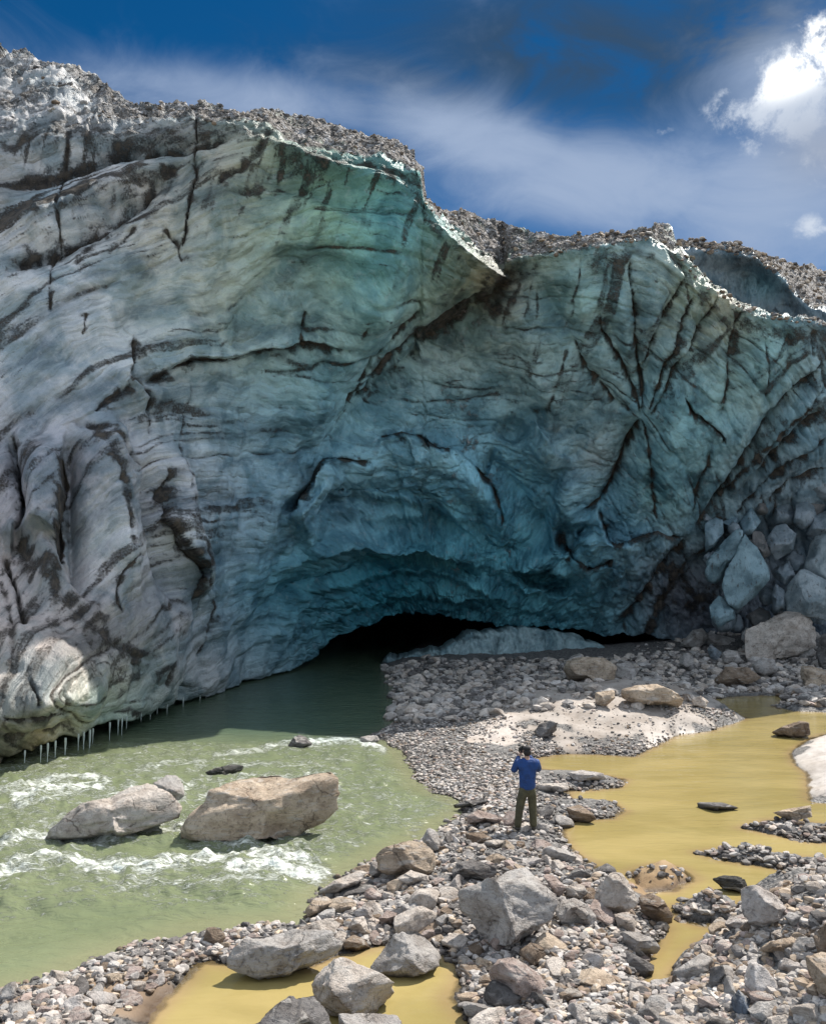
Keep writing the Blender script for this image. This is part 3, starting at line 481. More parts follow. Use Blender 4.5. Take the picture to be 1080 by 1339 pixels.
# silt streaks: broken diagonal lines in the upper left, brown film under the rim
st_ = fbm((f_a[..., 0] + .5 * q1_) * 1.1, (f_a[..., 1] + q2_) * .13, 11.0, 5, .6)
ul = sstep(330, 120, GX) * sstep(470, 300, GY); dirt = np.maximum(dirt, ul * sstep(.10, .45, st_) * .85)
dirt = np.maximum(dirt, sstep(.30, .65, st_) * .5 * (1 - sstep(250, 330, GY) * sstep(300, 400, GX) * .8))
under = np.exp(-((GY - rimw - 16) / 20) ** 2) * sstep(.0, .4, .3 + fbm(GX * .02, GY * .02, 4.4, 3)); dirt = np.maximum(dirt, .5 * under)
run_ = fbm(th * 15 + .35 * fbm(bx * .3, by * .3, bz * .3, 2), rr * .0035, 6.0, 4, .62) * sstep(640, 700, GX) + (1 - sstep(640, 700, GX)) * fbm((GX + GY * .35) * .045, (GY - GX * .3) * .006, 3.0, 4, .62)
dirt = np.maximum(dirt, sstep(.05, .5, run_) * np.exp(-np.maximum(GY - rimw, 0) / np.where(GX > 640, 190, 120)) * face * .85)
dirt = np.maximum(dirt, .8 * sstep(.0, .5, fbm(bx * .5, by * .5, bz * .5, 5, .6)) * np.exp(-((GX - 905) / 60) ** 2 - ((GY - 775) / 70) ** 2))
lin_ = 1 - np.abs(noise((f_a[..., 0] + .35 * q1_) * .75, (f_a[..., 1] + .5 * q2_) * .045, 21.0)) * 2; lin2_ = 1 - np.abs(noise((f_a[..., 0] + .25 * q2_) * 1.7, f_a[..., 1] * .07, 33.0)) * 2
dirt = np.maximum(dirt, face * (1 - .6 * cave) * np.maximum(.62 * sstep(.86, .99, lin_), .50 * sstep(.88, 1.0, lin2_)) * sstep(-.35, .25, fbm(bx * .22, by * .22, bz * .22, 3))); disp -= face * .10 * sstep(.80, 1, lin_)
lowl = sstep(240, 150, GX) * sstep(780, 860, GY) * sstep(990, 900, GY); dirt = np.maximum(dirt, .45 * lowl * sstep(-.1, .4, fbm(bx * .8, by * .8, bz * .8, 4)))
face_pts = base + nrm * disp[..., None]
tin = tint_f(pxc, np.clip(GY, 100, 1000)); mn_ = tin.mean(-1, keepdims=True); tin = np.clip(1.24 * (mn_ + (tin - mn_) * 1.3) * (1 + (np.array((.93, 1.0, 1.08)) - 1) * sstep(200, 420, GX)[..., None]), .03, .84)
grav = sstep(-6, 8, rimw - GY)
grav *= np.interp(GX, [0, 130, 230, 560, 640, 860, 890, 1000, 1040], [.42, .5, .7, .95, .85, .8, .45, .35, .5])
grav = np.where((GX > 575) & (GX < 668) & (GY > rimw - 12), .2, grav)
# rows behind the crest (plateau) and below the lip (the undercut and the cave roof)
tops, ct = [], face_pts[0]
for dy_, up_ in ((130, -20.), (95, 6.0), (60, 5.), (28, 3.2), (12, 1.9), (5, .9), (1.8, .4)):
    q = ct.copy(); q[:, 1] += dy_; q[:, 0] *= (1 + .8 * dy_ / q[:, 1]); q[:, 2] += up_ + .25 * fbm(q[:, 0] * .3, q[:, 1] * .3, 0 * q[:, 0], 3) * min(1, dy_ / 5)
    if up_ < 0: q[:, 2] = -6
    tops.append(q)
bots, cl = [], face_pts[-1]
for dy_, up_ in ((.5, .12), (1.6, .35), (4, .45), (9, .3), (18, -.2), (34, -1.2), (60, -6)):
    q = cl.copy(); q[:, 1] += dy_; q[:, 0] *= (1 + .6 * dy_ / q[:, 1]); q[:, 2] += up_ + .2 * fbm(q[:, 0] * .4, q[:, 1] * .4, 0 * q[:, 0], 3); bots.append(q)
allp = np.concatenate([np.array(tops), face_pts, np.array(bots)], 0)
def ext(a, t0, b0): return np.concatenate([np.repeat(t0[None], 7, 0), a, np.repeat(b0[None], 7, 0)], 0)
f_all = f_a
n_ = allp.shape[0] * allp.shape[1]
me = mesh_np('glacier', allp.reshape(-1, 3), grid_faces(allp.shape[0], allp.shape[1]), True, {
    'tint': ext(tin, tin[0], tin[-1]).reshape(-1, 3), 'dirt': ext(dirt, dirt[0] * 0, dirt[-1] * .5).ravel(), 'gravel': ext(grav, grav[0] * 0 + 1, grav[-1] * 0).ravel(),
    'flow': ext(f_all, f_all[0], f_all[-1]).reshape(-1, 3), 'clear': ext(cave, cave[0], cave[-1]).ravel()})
glacier = tag(link('glacier', me, M_ICE), 'huge overhanging glacier front of dirty blue ice with a dark cave at its foot', 'glacier', kind='structure')
def face_point(x_, y_):
    j = int(np.argmin(np.abs(cpx - x_))); i = int(np.argmin(np.abs(GY[:, j] - y_))); return face_pts[i, j]


# icicles along the lip
M_ICICLE = plain('icicle_ice', (.55, .62, .58), .15, 6, .3)
for x_, L_ in ((54, .38), (63, .60), (73, .50), (86, .72), (103, .45), (110, .62), (118, .95), (122, .35), (144, .50), (155, .42), (160, .48), (166, .30), (185, .22), (197, .30), (219, .34), (240, .42), (262, .50), (270, .24), (33, .30), (206, .18)):
    p_ = face_point(x_, 2000); q_ = at(x_, np.interp(x_, LIP[:, 0], LIP[:, 1]) - 3, p_[1] - .12)
    bm = bmesh.new(); prev = None; r0 = .020 + .018 * L_
    for k in range(7):
        t_ = k / 6; r_ = r0 * (1 - t_) ** .8 + .003; ring = [bm.verts.new((r_ * math.cos(a) * (1 + .25 * math.sin(9 * t_)), r_ * math.sin(a), .15 - t_ * (L_ + .15))) for a in np.linspace(0, 2 * math.pi, 7)[:-1]]
        if prev: [bm.faces.new((prev[i], prev[(i + 1) % 6], ring[(i + 1) % 6], ring[i])).__setattr__('smooth', True) for i in range(6)]
        prev = ring
    m_ = bpy.data.meshes.new('icicle'); bm.to_mesh(m_); bm.free(); link('icicle', m_, M_ICICLE, glacier, q_)


# ------------------------------------------------------------------ ice hill behind the right ridge
hp = np.r_[np.arange(840, 1110, 2.2), np.linspace(1112, 1700, 30)]
HC = np.array([(840, 320), (884, 312), (905, 313), (950, 320), (985, 325), (1010, 334), (1050, 345), (1080, 352), (1300, 390), (1700, 430)], float)
HRIM = np.array([(840, 330), (884, 322), (925, 326), (960, 330), (985, 336), (1010, 352), (1040, 382), (1060, 400), (1085, 408), (1700, 470)], float)
hc = np.interp(hp, HC[:, 0], HC[:, 1]) + 2.2 * fbm(hp * .06, 0 * hp, 3, 4, .65); hr = np.interp(hp, HRIM[:, 0], HRIM[:, 1]); NH = 110
hv = np.linspace(0, 1, NH)[:, None]; HX = np.broadcast_to(hp, (NH, len(hp))).copy(); HY = hc + (500 - hc) * hv
ov = np.maximum(hr - HY, 0); HD = 74 + ov * .064 * 2.6 + 3 * np.exp(-((HX - 985) / 70) ** 2) * sstep(0, 30, HY - hr)
hb = at(HX, HY, HD); hb[..., 1] += .6 * fbm(hb[..., 0] * .25, hb[..., 2] * .25, 0 * HX, 4) + .25 * ridged(hb[..., 0] * .8, hb[..., 2] * .2, 0 * HX, 2); hb[..., 2] += (ov > 0) * .35 * fbm(hb[..., 0] * .7, hb[..., 1] * .7, 0 * HX, 4, .6)
tops = []
for dy_, up_ in ((80, -30), (40, 4), (15, 2), (5, .8)):
    q = hb[0].copy(); q[:, 1] += dy_; q[:, 2] += up_; tops.append(q)
q = hb[-1].copy(); q[:, 2] = -2; allh = np.concatenate([np.array(tops), hb, q[None]], 0)
htin = np.empty(HX.shape + (3,)); htin[:] = (.26, .33, .37); w_ = np.exp(-((HX - 1000) / 30) ** 2 - ((HY - 372) / 22) ** 2); htin += w_[..., None] * (np.array((.22, .40, .46)) - htin)
hg = sstep(-4, 6, ov - 3 + 3 * fbm(HX * .05, HY * .05, 3, 3)); e4 = lambda a: np.concatenate([np.repeat(a[:1], 4, 0), a, a[-1:]], 0)
me = mesh_np('ice_hill', allh.reshape(-1, 3), grid_faces(*allh.shape[:2]), True, {'tint': e4(htin).reshape(-1, 3), 'gravel': e4(hg).ravel(), 'dirt': e4(.35 * sstep(.1, .6, fbm(HX * .02, HY * .06, 1, 3))).ravel(), 'flow': e4(np.stack([HX * .06, HY * .06, 0 * HX], -1)).reshape(-1, 3), 'clear': e4(0 * HX).ravel()})
tag(link('ice_hill', me, M_ICE), 'rubble-topped grey ice hill rising behind the right ridge of the glacier', 'hill', kind='structure')

# ------------------------------------------------------------------ low ice bank in front of the cave
lx = np.arange(500, 800, 1.6); LT = np.array([(500, 871), (508, 868), (545, 861), (582, 854), (592, 846), (615, 833), (656, 830), (686, 826), (730, 832), (760, 838), (780, 846), (800, 862)], float)
lt = np.interp(lx, LT[:, 0], LT[:, 1]) + 4.5 * fbm(lx * .05, 0 * lx, 4, 5, .6) - 5; lb = 882.0; NL = 46
lv = np.linspace(0, 1, NL)[:, None]; LX = np.broadcast_to(lx, (NL, len(lx))).copy(); LY = lt + (lb - lt) * lv
lD = 56 - 2.2 * lv ** 1.5 * np.ones_like(LX); lp = at(LX, LY, lD)
lp[..., 1] -= .45 * ridged(lp[..., 0] * .5, lp[..., 2] * .5, 0 * LX, 3) + .25 * fbm(lp[..., 0] * 1.6, lp[..., 2] * 1.6, 2, 4)
rows = []
for dy_, dz_ in ((10, -1.5), (8, -.6), (4, .0), (1.2, .02)):
    q = lp[0].copy(); q[:, 1] += dy_; q[:, 2] += dz_ + .08 * fbm(q[:, 0], q[:, 1], 3 + 0 * lx, 3); rows.append(q)
la = np.concatenate([np.array(rows), lp], 0); sh = la.shape[:2]
ltin = np.empty(sh + (3,)); ltin[:] = (.36, .50, .53)
me = mesh_np('ice_bank', la.reshape(-1, 3), grid_faces(*sh), True, {'tint': ltin.reshape(-1, 3), 'gravel': np.zeros(sh[0] * sh[1]), 'dirt': (.30 * sstep(.0, .6, fbm(la[..., 0] * .5, la[..., 2] * 1.4, 0 * la[..., 0], 3)) + .6 * sstep(.35, .1, la[..., 2])).ravel(), 'flow': np.stack([la[..., 0], la[..., 2], 0 * la[..., 0]], -1).reshape(-1, 3), 'clear': np.zeros(sh[0] * sh[1])})
tag(link('ice_bank', me, M_ICE), 'low pale blue bank of ice lying across the cave mouth behind the gravel bar', 'ice bank')


# ------------------------------------------------------------------ rocks
_ico = {}
def ico(sub):
    if sub not in _ico:
        bm = bmesh.new(); bmesh.ops.create_icosphere(bm, subdivisions=sub, radius=1); bm.verts.ensure_lookup_table()
        _ico[sub] = (np.array([v_.co[:] for v_ in bm.verts]), np.array([[v_.index for v_ in f_.verts] for f_ in bm.faces])); bm.free()
    return _ico[sub]
def rock_shape(seed, sub, cuts=11, lo=.50, hi=.86, rough=.07, planes=()):
    r_ = np.random.default_rng(seed); V, Fc = ico(sub); V = V.copy()
    for nx, ny, nz, o in planes:
        n_ = np.array([nx, ny, nz], float); n_ /= np.linalg.norm(n_); V -= np.maximum(V @ n_ - o, 0)[:, None] * n_
    for _ in range(cuts):
        n_ = r_.normal(size=3); n_ /= np.linalg.norm(n_); o = r_.uniform(lo, hi); V -= np.maximum(V @ n_ - o, 0)[:, None] * n_
    o = r_.uniform(0, 50, 3); N_ = V / (np.linalg.norm(V, axis=1)[:, None] + 1e-9)
    d = rough * (fbm(V[:, 0] * 1.8 + o[0], V[:, 1] * 1.8 + o[1], V[:, 2] * 1.8 + o[2], 5, .58) + .5 * ridged(V[:, 0] * 3 + o[1], V[:, 1] * 3 + o[2], V[:, 2] * 5 + o[0], 3) + .3 * noise(V[:, 0] * 9, V[:, 1] * 9 + o[0], V[:, 2] * 14))
    return V + N_ * d[:, None], Fc
TONE = dict(pale=(.67, .605, .54), tan=(.60, .49, .375), grey=(.52, .495, .47), dark=(.20, .19, .185), black=(.09, .09, .085), brown=(.30, .23, .17), white=(.62, .58, .55), blue=(.20, .24, .30), pink=(.48, .39, .35),
            ice=(.30, .42, .49), teal=(.25, .37, .42), iceg=(.27, .32, .36), icew=(.36, .42, .45))
BOX = []                                              # (px, py, half width, half height, short name)
def outline_rock(name, pts, tone, label, cat, seed, short=None, planes=(), sub=4, mat=None, Y=None, group=None, cuts=13, rough=.07, deep=None, lo=.46, hi=.80):
    p = np.array(pts, float); cx_, cy_ = (p[:, 0].max() + p[:, 0].min()) / 2, (p[:, 1].max() + p[:, 1].min()) / 2
    w_, h_ = np.ptp(p[:, 0]), np.ptp(p[:, 1]); V, Fc = rock_shape(seed, sub, cuts, lo, hi, rough, planes)
    if Y is None: Y0 = on_ground(cx_, p[:, 1].max(), 0.0)[1]
    else: Y0 = Y
    sc = Y0 / F; b = deep or .5 * (.55 * w_ + .45 * h_ * 1.4) * sc
    Yc = Y0 + (.10 * b if Y is None else 0); c = at(cx_, cy_, Yc); sc = Yc / F / ray(cx_, cy_)[1] * 1.0
    # fit the silhouette of the shape to the outline seen
    ang = np.arctan2(V[:, 2], V[:, 0]); bins = np.linspace(-math.pi, math.pi, 49); rv = np.hypot(V[:, 0], V[:, 2]); k = np.digitize(ang, bins) - 1
    prof = np.array([rv[k == i].max() if (k == i).any() else 1 for i in range(48)]); mid = (bins[:-1] + bins[1:]) / 2
    fine = np.linspace(-math.pi, math.pi, 181); qx, qy = p[:, 0] - cx_, cy_ - p[:, 1]; pr = np.zeros(181); n_ = len(p)
    for i, a in enumerate(fine):
        dx, dy = math.cos(a), math.sin(a)
        for j in range(n_):
            ax, ay, ex, ey = qx[j], qy[j], qx[(j + 1) % n_] - qx[j], qy[(j + 1) % n_] - qy[j]; det = -dx * ey + dy * ex
            if abs(det) < 1e-9: continue
            t_ = (-ax * ey + ay * ex) / det; s_ = (dx * ay - dy * ax) / det
            if t_ > 0 and -1e-6 <= s_ <= 1 + 1e-6: pr[i] = max(pr[i], t_)
    fac = np.interp(ang, fine, pr) / np.interp(ang, np.r_[mid[0] - .131, mid, mid[-1] + .131], np.r_[prof[-1], prof, prof[0]])
    L = np.stack([V[:, 0] * fac * sc, V[:, 1] * b, V[:, 2] * fac * sc], -1)
    d = ray(cx_, cy_); d = d / np.linalg.norm(d); ex = np.array([d[1], -d[0], 0]); ex /= np.linalg.norm(ex); uz = np.cross(ex, d)
    Wd = L[:, :1] * ex + L[:, 1:2] * d + L[:, 2:3] * uz; zmin = Wd[:, 2].min(); Wd[:, 2] -= zmin
    o = link(name, mesh_np(name, Wd, Fc), mat or M_ROCK, None, (c[0], c[1], c[2] + zmin))
    t_ = np.array(TONE[tone]) * random.uniform(.92, 1.08); o.color = (*t_, 1)
    tag(o, label, cat, group); BOX.append((cx_, cy_, w_ / 2, h_ / 2, short)); return o
UP, LF, RT = (.12, -.5, 1, .36), (-.8, -.6, .2, .5), (.8, -.5, .3, .5)
B = [  # outline, tone, label, short name, shape planes, sub
 ([(62, 1090), (68, 1080), (81, 1069), (99, 1054), (111, 1047), (144, 1043), (167, 1032), (192, 1028), (211, 1036), (222, 1047), (232, 1057), (235, 1065), (231, 1076), (211, 1081), (194, 1086), (169, 1093), (133, 1099), (92, 1100), (67, 1099)], 'pale', 'long pale rounded boulder standing in the river rapids, left of the bigger one', 'long river boulder', [(.1, -.6, 1, .34), (-.6, -.8, .1, .45), (.3, -.9, .2, .5)], 5),
 ([(201, 1023), (219, 1014), (231, 1015), (239, 1026), (242, 1040), (231, 1050), (219, 1044), (206, 1031)], 'grey', 'small speckled boulder in the river wedged between the two large ones', 'small river boulder', [UP], 4),
 ([(241, 1091), (240, 1076), (247, 1061), (264, 1047), (278, 1030), (297, 1021), (339, 1016), (361, 1015), (381, 1021), (411, 1016), (431, 1014), (442, 1023), (444, 1034), (442, 1062), (422, 1078), (406, 1086), (386, 1096), (372, 1097), (350, 1093), (311, 1097), (269, 1098)], 'tan', 'largest boulder in the river, brown and blocky with a dark wet foot', 'largest river boulder', [(.1, -.55, 1, .36), (-.3, -1, -.05, .5), (.6, -.9, -.1, .5)], 5),
 ([(268, 1009), (281, 1004), (303, 1000), (319, 1002), (317, 1009), (292, 1015), (272, 1015)], 'black', 'low dark wet rock awash in the rapids behind the large river boulders', 'awash rock', [], 3),
 ([(376, 976), (383, 965), (392, 961), (400, 964), (410, 974), (394, 979), (378, 979)], 'dark', 'small dark triangular rock at the shadow edge of the river', 'triangular river rock', [UP], 3),
 ([(470, 964), (480, 962), (493, 962), (497, 968), (490, 973), (472, 972)], 'grey', 'flat stone at the river tip of the gravel bar', 'bar tip stone', [UP], 3),
 ([(491, 1118), (500, 1110), (515, 1105), (536, 1100), (556, 1104), (568, 1115), (571, 1128), (566, 1142), (540, 1146), (508, 1146), (494, 1138)], 'tan', 'large tan boulder on the river bank left of the person', 'tan bank boulder', [(0, -.4, 1, .5), (-.3, -1, .1, .55)], 5),
 ([(551, 1097), (560, 1083), (569, 1086), (576, 1098), (574, 1112), (561, 1112)], 'grey', 'grey pointed rock standing just behind the tan bank boulder', 'pointed rock', [(.7, -.5, .4, .4)], 4),
 ([(592, 1053), (610, 1047), (636, 1044), (640, 1047), (619, 1055), (594, 1057)], 'dark', 'thin dark slab at the near edge of the pebble bar', 'thin dark slab', [UP], 3),
 ([(609, 1069), (624, 1059), (647, 1065), (658, 1068), (652, 1076), (630, 1078), (611, 1077)], 'pink', 'flat pinkish rock by the water, left of the feet of the person', 'flat pinkish rock', [UP], 4),
 ([(631, 1101), (647, 1098), (669, 1100), (666, 1109), (636, 1109)], 'pale', 'flat oblong stone in front of the shadow of the person', 'oblong stone', [UP], 3),
 ([(608, 1090), (630, 1088), (644, 1096), (636, 1103), (611, 1103)], 'brown', 'low brown stone at the tip of the shadow of the person', 'low brown stone', [UP], 3),
 ([(709, 1112), (719, 1107), (741, 1111), (754, 1119), (749, 1127), (730, 1126), (709, 1125)], 'grey', 'grey wedge rock on the gravel, front right of the person by the pond', 'grey wedge', [(.5, -.3, 1, .4)], 4),
 ([(740, 1057), (758, 1053), (774, 1062), (779, 1070), (769, 1075), (747, 1073)], 'brown', 'brown rock on the pond shore right of the legs of the person', 'brown shore rock', [UP], 4),
 ([(700, 1026), (741, 1023), (744, 1031), (730, 1036), (702, 1034)], 'pale', 'long flat pale slab in the pond right behind the person', 'long flat slab', [UP], 3),
 ([(741, 1012), (760, 1007), (788, 1010), (792, 1018), (752, 1022)], 'white', 'smooth whitish rock in the shallows behind the flat slab', 'smooth white rock', [UP], 3),
 ([(698, 957), (705, 947), (719, 942), (729, 945), (727, 955), (716, 964), (702, 964)], 'dark', 'lone dark angular rock on the pale sand above the head of the person', 'lone dark rock', [(-.2, -.8, .5, .4)], 4),
 ([(589, 1140), (596, 1129), (618, 1124), (643, 1131), (650, 1135), (648, 1144), (632, 1151), (609, 1150), (593, 1149)], 'dark', 'wide dark grey rock just behind the big cleft boulder', 'wide dark rock', [(0, -.3, 1, .35)], 4),
 ([(597, 1168), (609, 1163), (632, 1154), (651, 1146), (673, 1138), (689, 1136), (698, 1145), (712, 1157), (725, 1168), (729, 1179), (721, 1199), (696, 1215), (671, 1229), (643, 1234), (629, 1226), (612, 1201), (600, 1192)], 'grey', 'biggest boulder on the gravel spit, grey with a tilted cleft face', 'big cleft boulder', [(.35, -.25, 1, .36), (-.75, -.65, -.1, .36), (.35, -.95, .35, .44)], 5),
 ([(779, 1166), (787, 1154), (798, 1143), (812, 1142), (821, 1152), (829, 1166), (834, 1179), (818, 1191), (790, 1194), (776, 1184)], 'pale', 'pale rounded boulder on the spit beside the narrow outlet of the pond', 'pale spit boulder', [(.4, -.4, 1, .5), LF], 5),
 ([(725, 1193), (734, 1179), (751, 1175), (768, 1182), (779, 1196), (776, 1209), (754, 1207), (732, 1205)], 'grey', 'round pitted grey rock touching the right side of the cleft boulder', 'round pitted rock', [(0, -.5, 1, .55)], 4),
 ([(739, 1161), (751, 1156), (762, 1157), (769, 1166), (762, 1178), (740, 1173)], 'pale', 'pale blocky rock behind the round pitted one', 'pale blocky rock', [UP, LF], 4),
 ([(709, 1146), (723, 1145), (734, 1154), (740, 1160), (732, 1173), (726, 1170)], 'pink', 'pinkish slanting rock at the right shoulder of the cleft boulder', 'slanting rock', [UP], 4),
 ([(637, 1274), (651, 1257), (671, 1254), (690, 1263), (707, 1274), (716, 1288), (712, 1302), (684, 1303), (665, 1295), (640, 1284)], 'pink', 'pinkish angular boulder on gravel below the cleft boulder, right of the near pond', 'pinkish angular boulder', [(.4, -.3, 1, .42), (-.1, -1, .3, .45)], 5),
 ([(481, 1263), (498, 1245), (514, 1224), (526, 1220), (545, 1219), (572, 1240), (579, 1252), (575, 1262), (548, 1274), (520, 1275), (487, 1269)], 'grey', 'pyramid shaped grey boulder standing in the near pond', 'pyramid boulder', [(-.45, -.75, .4, .30), (.75, -.5, .45, .32)], 5),
 ([(296, 1251), (309, 1234), (320, 1227), (353, 1224), (389, 1217), (437, 1223), (451, 1239), (448, 1248), (414, 1261), (387, 1272), (367, 1274), (339, 1276), (320, 1268), (301, 1261)], 'grey', 'long flat-topped boulder with a dark hollow side, at the near pond', 'flat-topped boulder', [(0, -.5, 1, .30), (-.2, -1, -.1, .42), (.6, -.8, .1, .5)], 5),
 ([(406, 1287), (414, 1273), (437, 1256), (448, 1254), (470, 1264), (501, 1276), (519, 1287), (517, 1298), (492, 1322), (464, 1327), (431, 1322), (412, 1306)], 'pale', 'pale speckled boulder in the middle of the near pond', 'pale pond boulder', [(0, -.7, 1, .36), (.5, -.9, -.1, .45)], 5),
 ([(330, 1339), (353, 1320), (378, 1305), (392, 1309), (412, 1307), (426, 1323), (436, 1345), (430, 1370), (335, 1370)], 'dark', 'dark crystalline boulder cut off by the bottom edge', 'dark bottom boulder', [(-.3, -.6, .8, .45), RT], 5),
 ([(442, 1327), (470, 1327), (517, 1329), (527, 1338), (525, 1366), (445, 1366)], 'grey', 'flat grey rock at the bottom edge, before the pale pond boulder', 'flat bottom rock', [UP], 4),
 ([(448, 1231), (462, 1223), (476, 1228), (485, 1239), (464, 1244), (450, 1241)], 'brown', 'brownish rock at the pond edge between flat-topped and pyramid boulders', 'brownish pond rock', [UP], 4),
 ([(455, 1212), (462, 1201), (476, 1199), (481, 1209), (478, 1221), (462, 1219)], 'pale', 'pale rounded cobble above the brownish pond rock', 'pale cobble', [], 4),
 ([(399, 1189), (409, 1176), (426, 1173), (437, 1180), (426, 1191), (403, 1198)], 'tan', 'tan rock on the river bank at the bend of the spit', 'tan bend rock', [UP], 4),
 ([(413, 1167), (437, 1151), (470, 1139), (481, 1142), (470, 1155), (442, 1167)], 'pale', 'long pale flat rock sloping into the river', 'sloping pale rock', [UP], 4),
 ([(482, 1142), (485, 1127), (498, 1126), (503, 1137), (495, 1148)], 'grey', 'small cube-like rock leaning on the left of the tan bank boulder', 'cube-like rock', [UP, LF], 4),
 ([(462, 1192), (476, 1184), (489, 1189), (487, 1200), (464, 1200)], 'white', 'whitish cobble on the middle of the left spit', 'whitish cobble', [], 3),
 ([(495, 1201), (506, 1191), (520, 1194), (514, 1207), (500, 1211)], 'pink', 'pinkish cobble behind the pyramid boulder', 'pinkish cobble', [UP], 3),
 ([(523, 1184), (542, 1180), (556, 1192), (550, 1202), (528, 1195)], 'grey', 'grey tilted rock between pyramid boulder and tan bank boulder', 'grey tilted rock', [UP], 4),
 ([(516, 1150), (537, 1138), (560, 1145), (562, 1153), (528, 1158)], 'pale', 'flat pale rock just before the tan bank boulder', 'flat pale rock', [UP], 4),
 ([(835, 1176), (852, 1169), (867, 1176), (878, 1194), (876, 1205), (860, 1206), (839, 1194)], 'brown', 'dark brown boulder beside the little riffle in the pond outlet', 'dark brown boulder', [(-.3, -.5, 1, .45)], 4),
 ([(803, 1228), (816, 1220), (839, 1220), (854, 1226), (863, 1236), (857, 1244), (839, 1246), (816, 1242)], 'grey', 'smooth grey boulder at the left edge of the outlet pool', 'smooth grey boulder', [UP], 4),
 ([(803, 1197), (821, 1193), (832, 1204), (829, 1217), (808, 1213)], 'pale', 'pale rock between the pale spit boulder and the smooth grey one', 'pale gap rock', [UP], 4),
 ([(931, 1152), (945, 1146), (971, 1145), (976, 1158), (971, 1166), (945, 1163)], 'black', 'black block lying in the pond before the pale right boulder', 'black block', [(0, -.2, 1, .3), (.1, -1, 0, .5)], 4),
 ([(970, 1168), (979, 1162), (994, 1160), (1015, 1171), (1028, 1186), (1026, 1199), (1002, 1212), (981, 1210), (971, 1197)], 'white', 'bright rough boulder on the right bank of the outlet', 'bright rough boulder', [(.2, -.5, 1, .5), LF], 5),
 ([(991, 1246), (1007, 1233), (1033, 1224), (1049, 1228), (1044, 1237), (1023, 1245), (997, 1248)], 'tan', 'long tan slab tilted on the right bank rubble', 'long tan slab', [UP], 4),
 ([(956, 1308), (966, 1296), (979, 1306), (983, 1319), (969, 1327), (957, 1323)], 'blue', 'blue-black stone with a pale side in the lower right rubble', 'blue-black stone', [RT, LF], 4),
 ([(976, 1300), (992, 1297), (1013, 1300), (1011, 1309), (992, 1318), (981, 1315)], 'pink', 'pink oblong rock right of the blue-black stone', 'pink oblong rock', [UP], 4),
 ([(879, 1273), (899, 1259), (917, 1246), (932, 1251), (930, 1268), (914, 1283), (886, 1284)], 'grey', 'low grey rock on the right edge of the outlet pool', 'low grey rock', [UP, LF], 4),
 ([(934, 1236), (945, 1229), (961, 1233), (961, 1248), (940, 1252)], 'pink', 'pinkish block on the right bank above the low grey rock', 'pinkish block', [UP], 4),
 ([(1064, 1228), (1082, 1206), (1104, 1212), (1104, 1252), (1070, 1250)], 'brown', 'brown boulder cut by the right edge, the upper of two', 'upper edge boulder', [LF], 4),
 ([(1055, 1257), (1075, 1248), (1106, 1250), (1106, 1306), (1072, 1298), (1058, 1276)], 'tan', 'tan boulder cut by the right edge, the lower of two', 'lower edge boulder', [LF, UP], 4),
 ([(928, 1268), (945, 1262), (950, 1277), (940, 1292), (927, 1288)], 'dark', 'dark upright stone right behind the low grey rock', 'dark upright stone', [LF], 4),
 ([(988, 1282), (1007, 1276), (1026, 1282), (1023, 1289), (992, 1289)], 'brown', 'brown flat slab above the pink oblong rock', 'brown flat slab', [UP], 4),
 ([(911, 1306), (930, 1303), (941, 1311), (930, 1321), (914, 1318)], 'pink', 'pink flattened cobble left of the blue-black stone', 'pink cobble', [UP], 4),
 ([(862, 1334), (886, 1328), (904, 1338), (895, 1356), (868, 1356)], 'pale', 'pale flat rock at the bottom edge in the right half', 'pale bottom rock', [UP], 4),
 ([(966, 1215), (979, 1204), (988, 1210), (976, 1222)], 'brown', 'rust brown wedge stone under the bright rough boulder', 'rust wedge', [UP], 3),
 ([(912, 1051), (944, 1049), (965, 1054), (952, 1060), (913, 1060)], 'dark', 'plank-like dark stone lying alone in the middle of the large pond', 'plank-like stone', [UP], 3),
 ([(1009, 959), (1024, 950), (1044, 942), (1056, 943), (1057, 959), (1047, 964), (1016, 963)], 'brown', 'humped brown rock in the far right of the large pond', 'humped pond rock', [(-.3, -.6, 1, .5)], 4),
 ([(1011, 1065), (1030, 1058), (1058, 1051), (1059, 1066), (1033, 1074)], 'tan', 'tilted tan slab at the tip of the white shore on the right', 'tilted tan slab', [(-.2, -.5, 1, .35)], 4),
 ([(736, 876), (741, 863), (761, 859), (791, 860), (806, 871), (802, 889), (765, 893), (743, 890)], 'tan', 'round tan boulder in the shade behind the gravel mound', 'round tan boulder', [(0, -.7, .7, .6)], 4),
 ([(804, 869), (824, 865), (834, 876), (828, 888), (804, 889)], 'grey', 'grey boulder touching the right of the round tan one', 'grey shade boulder', [UP], 4),
 ([(778, 906), (802, 902), (804, 913), (791, 924), (778, 921)], 'tan', 'small tan block on the far side of the gravel mound', 'small tan block', [UP, LF], 4),
 ([(813, 902), (832, 897), (858, 894), (880, 902), (893, 914), (887, 924), (854, 922), (828, 920), (813, 914)], 'tan', 'striped sunlit tan boulder on top of the gravel mound', 'striped tan boulder', [(.1, -.4, 1, .45), (0, -1, .2, .5)], 4),
 ([(832, 888), (847, 884), (865, 887), (861, 897), (836, 897)], 'grey', 'grey stone just behind the striped tan boulder', 'grey mound stone', [UP], 3),
 ([(904, 914), (917, 910), (926, 917), (921, 925), (906, 923)], 'pale', 'rounded stone where the mound meets the far pond inlet', 'inlet stone', [], 3),
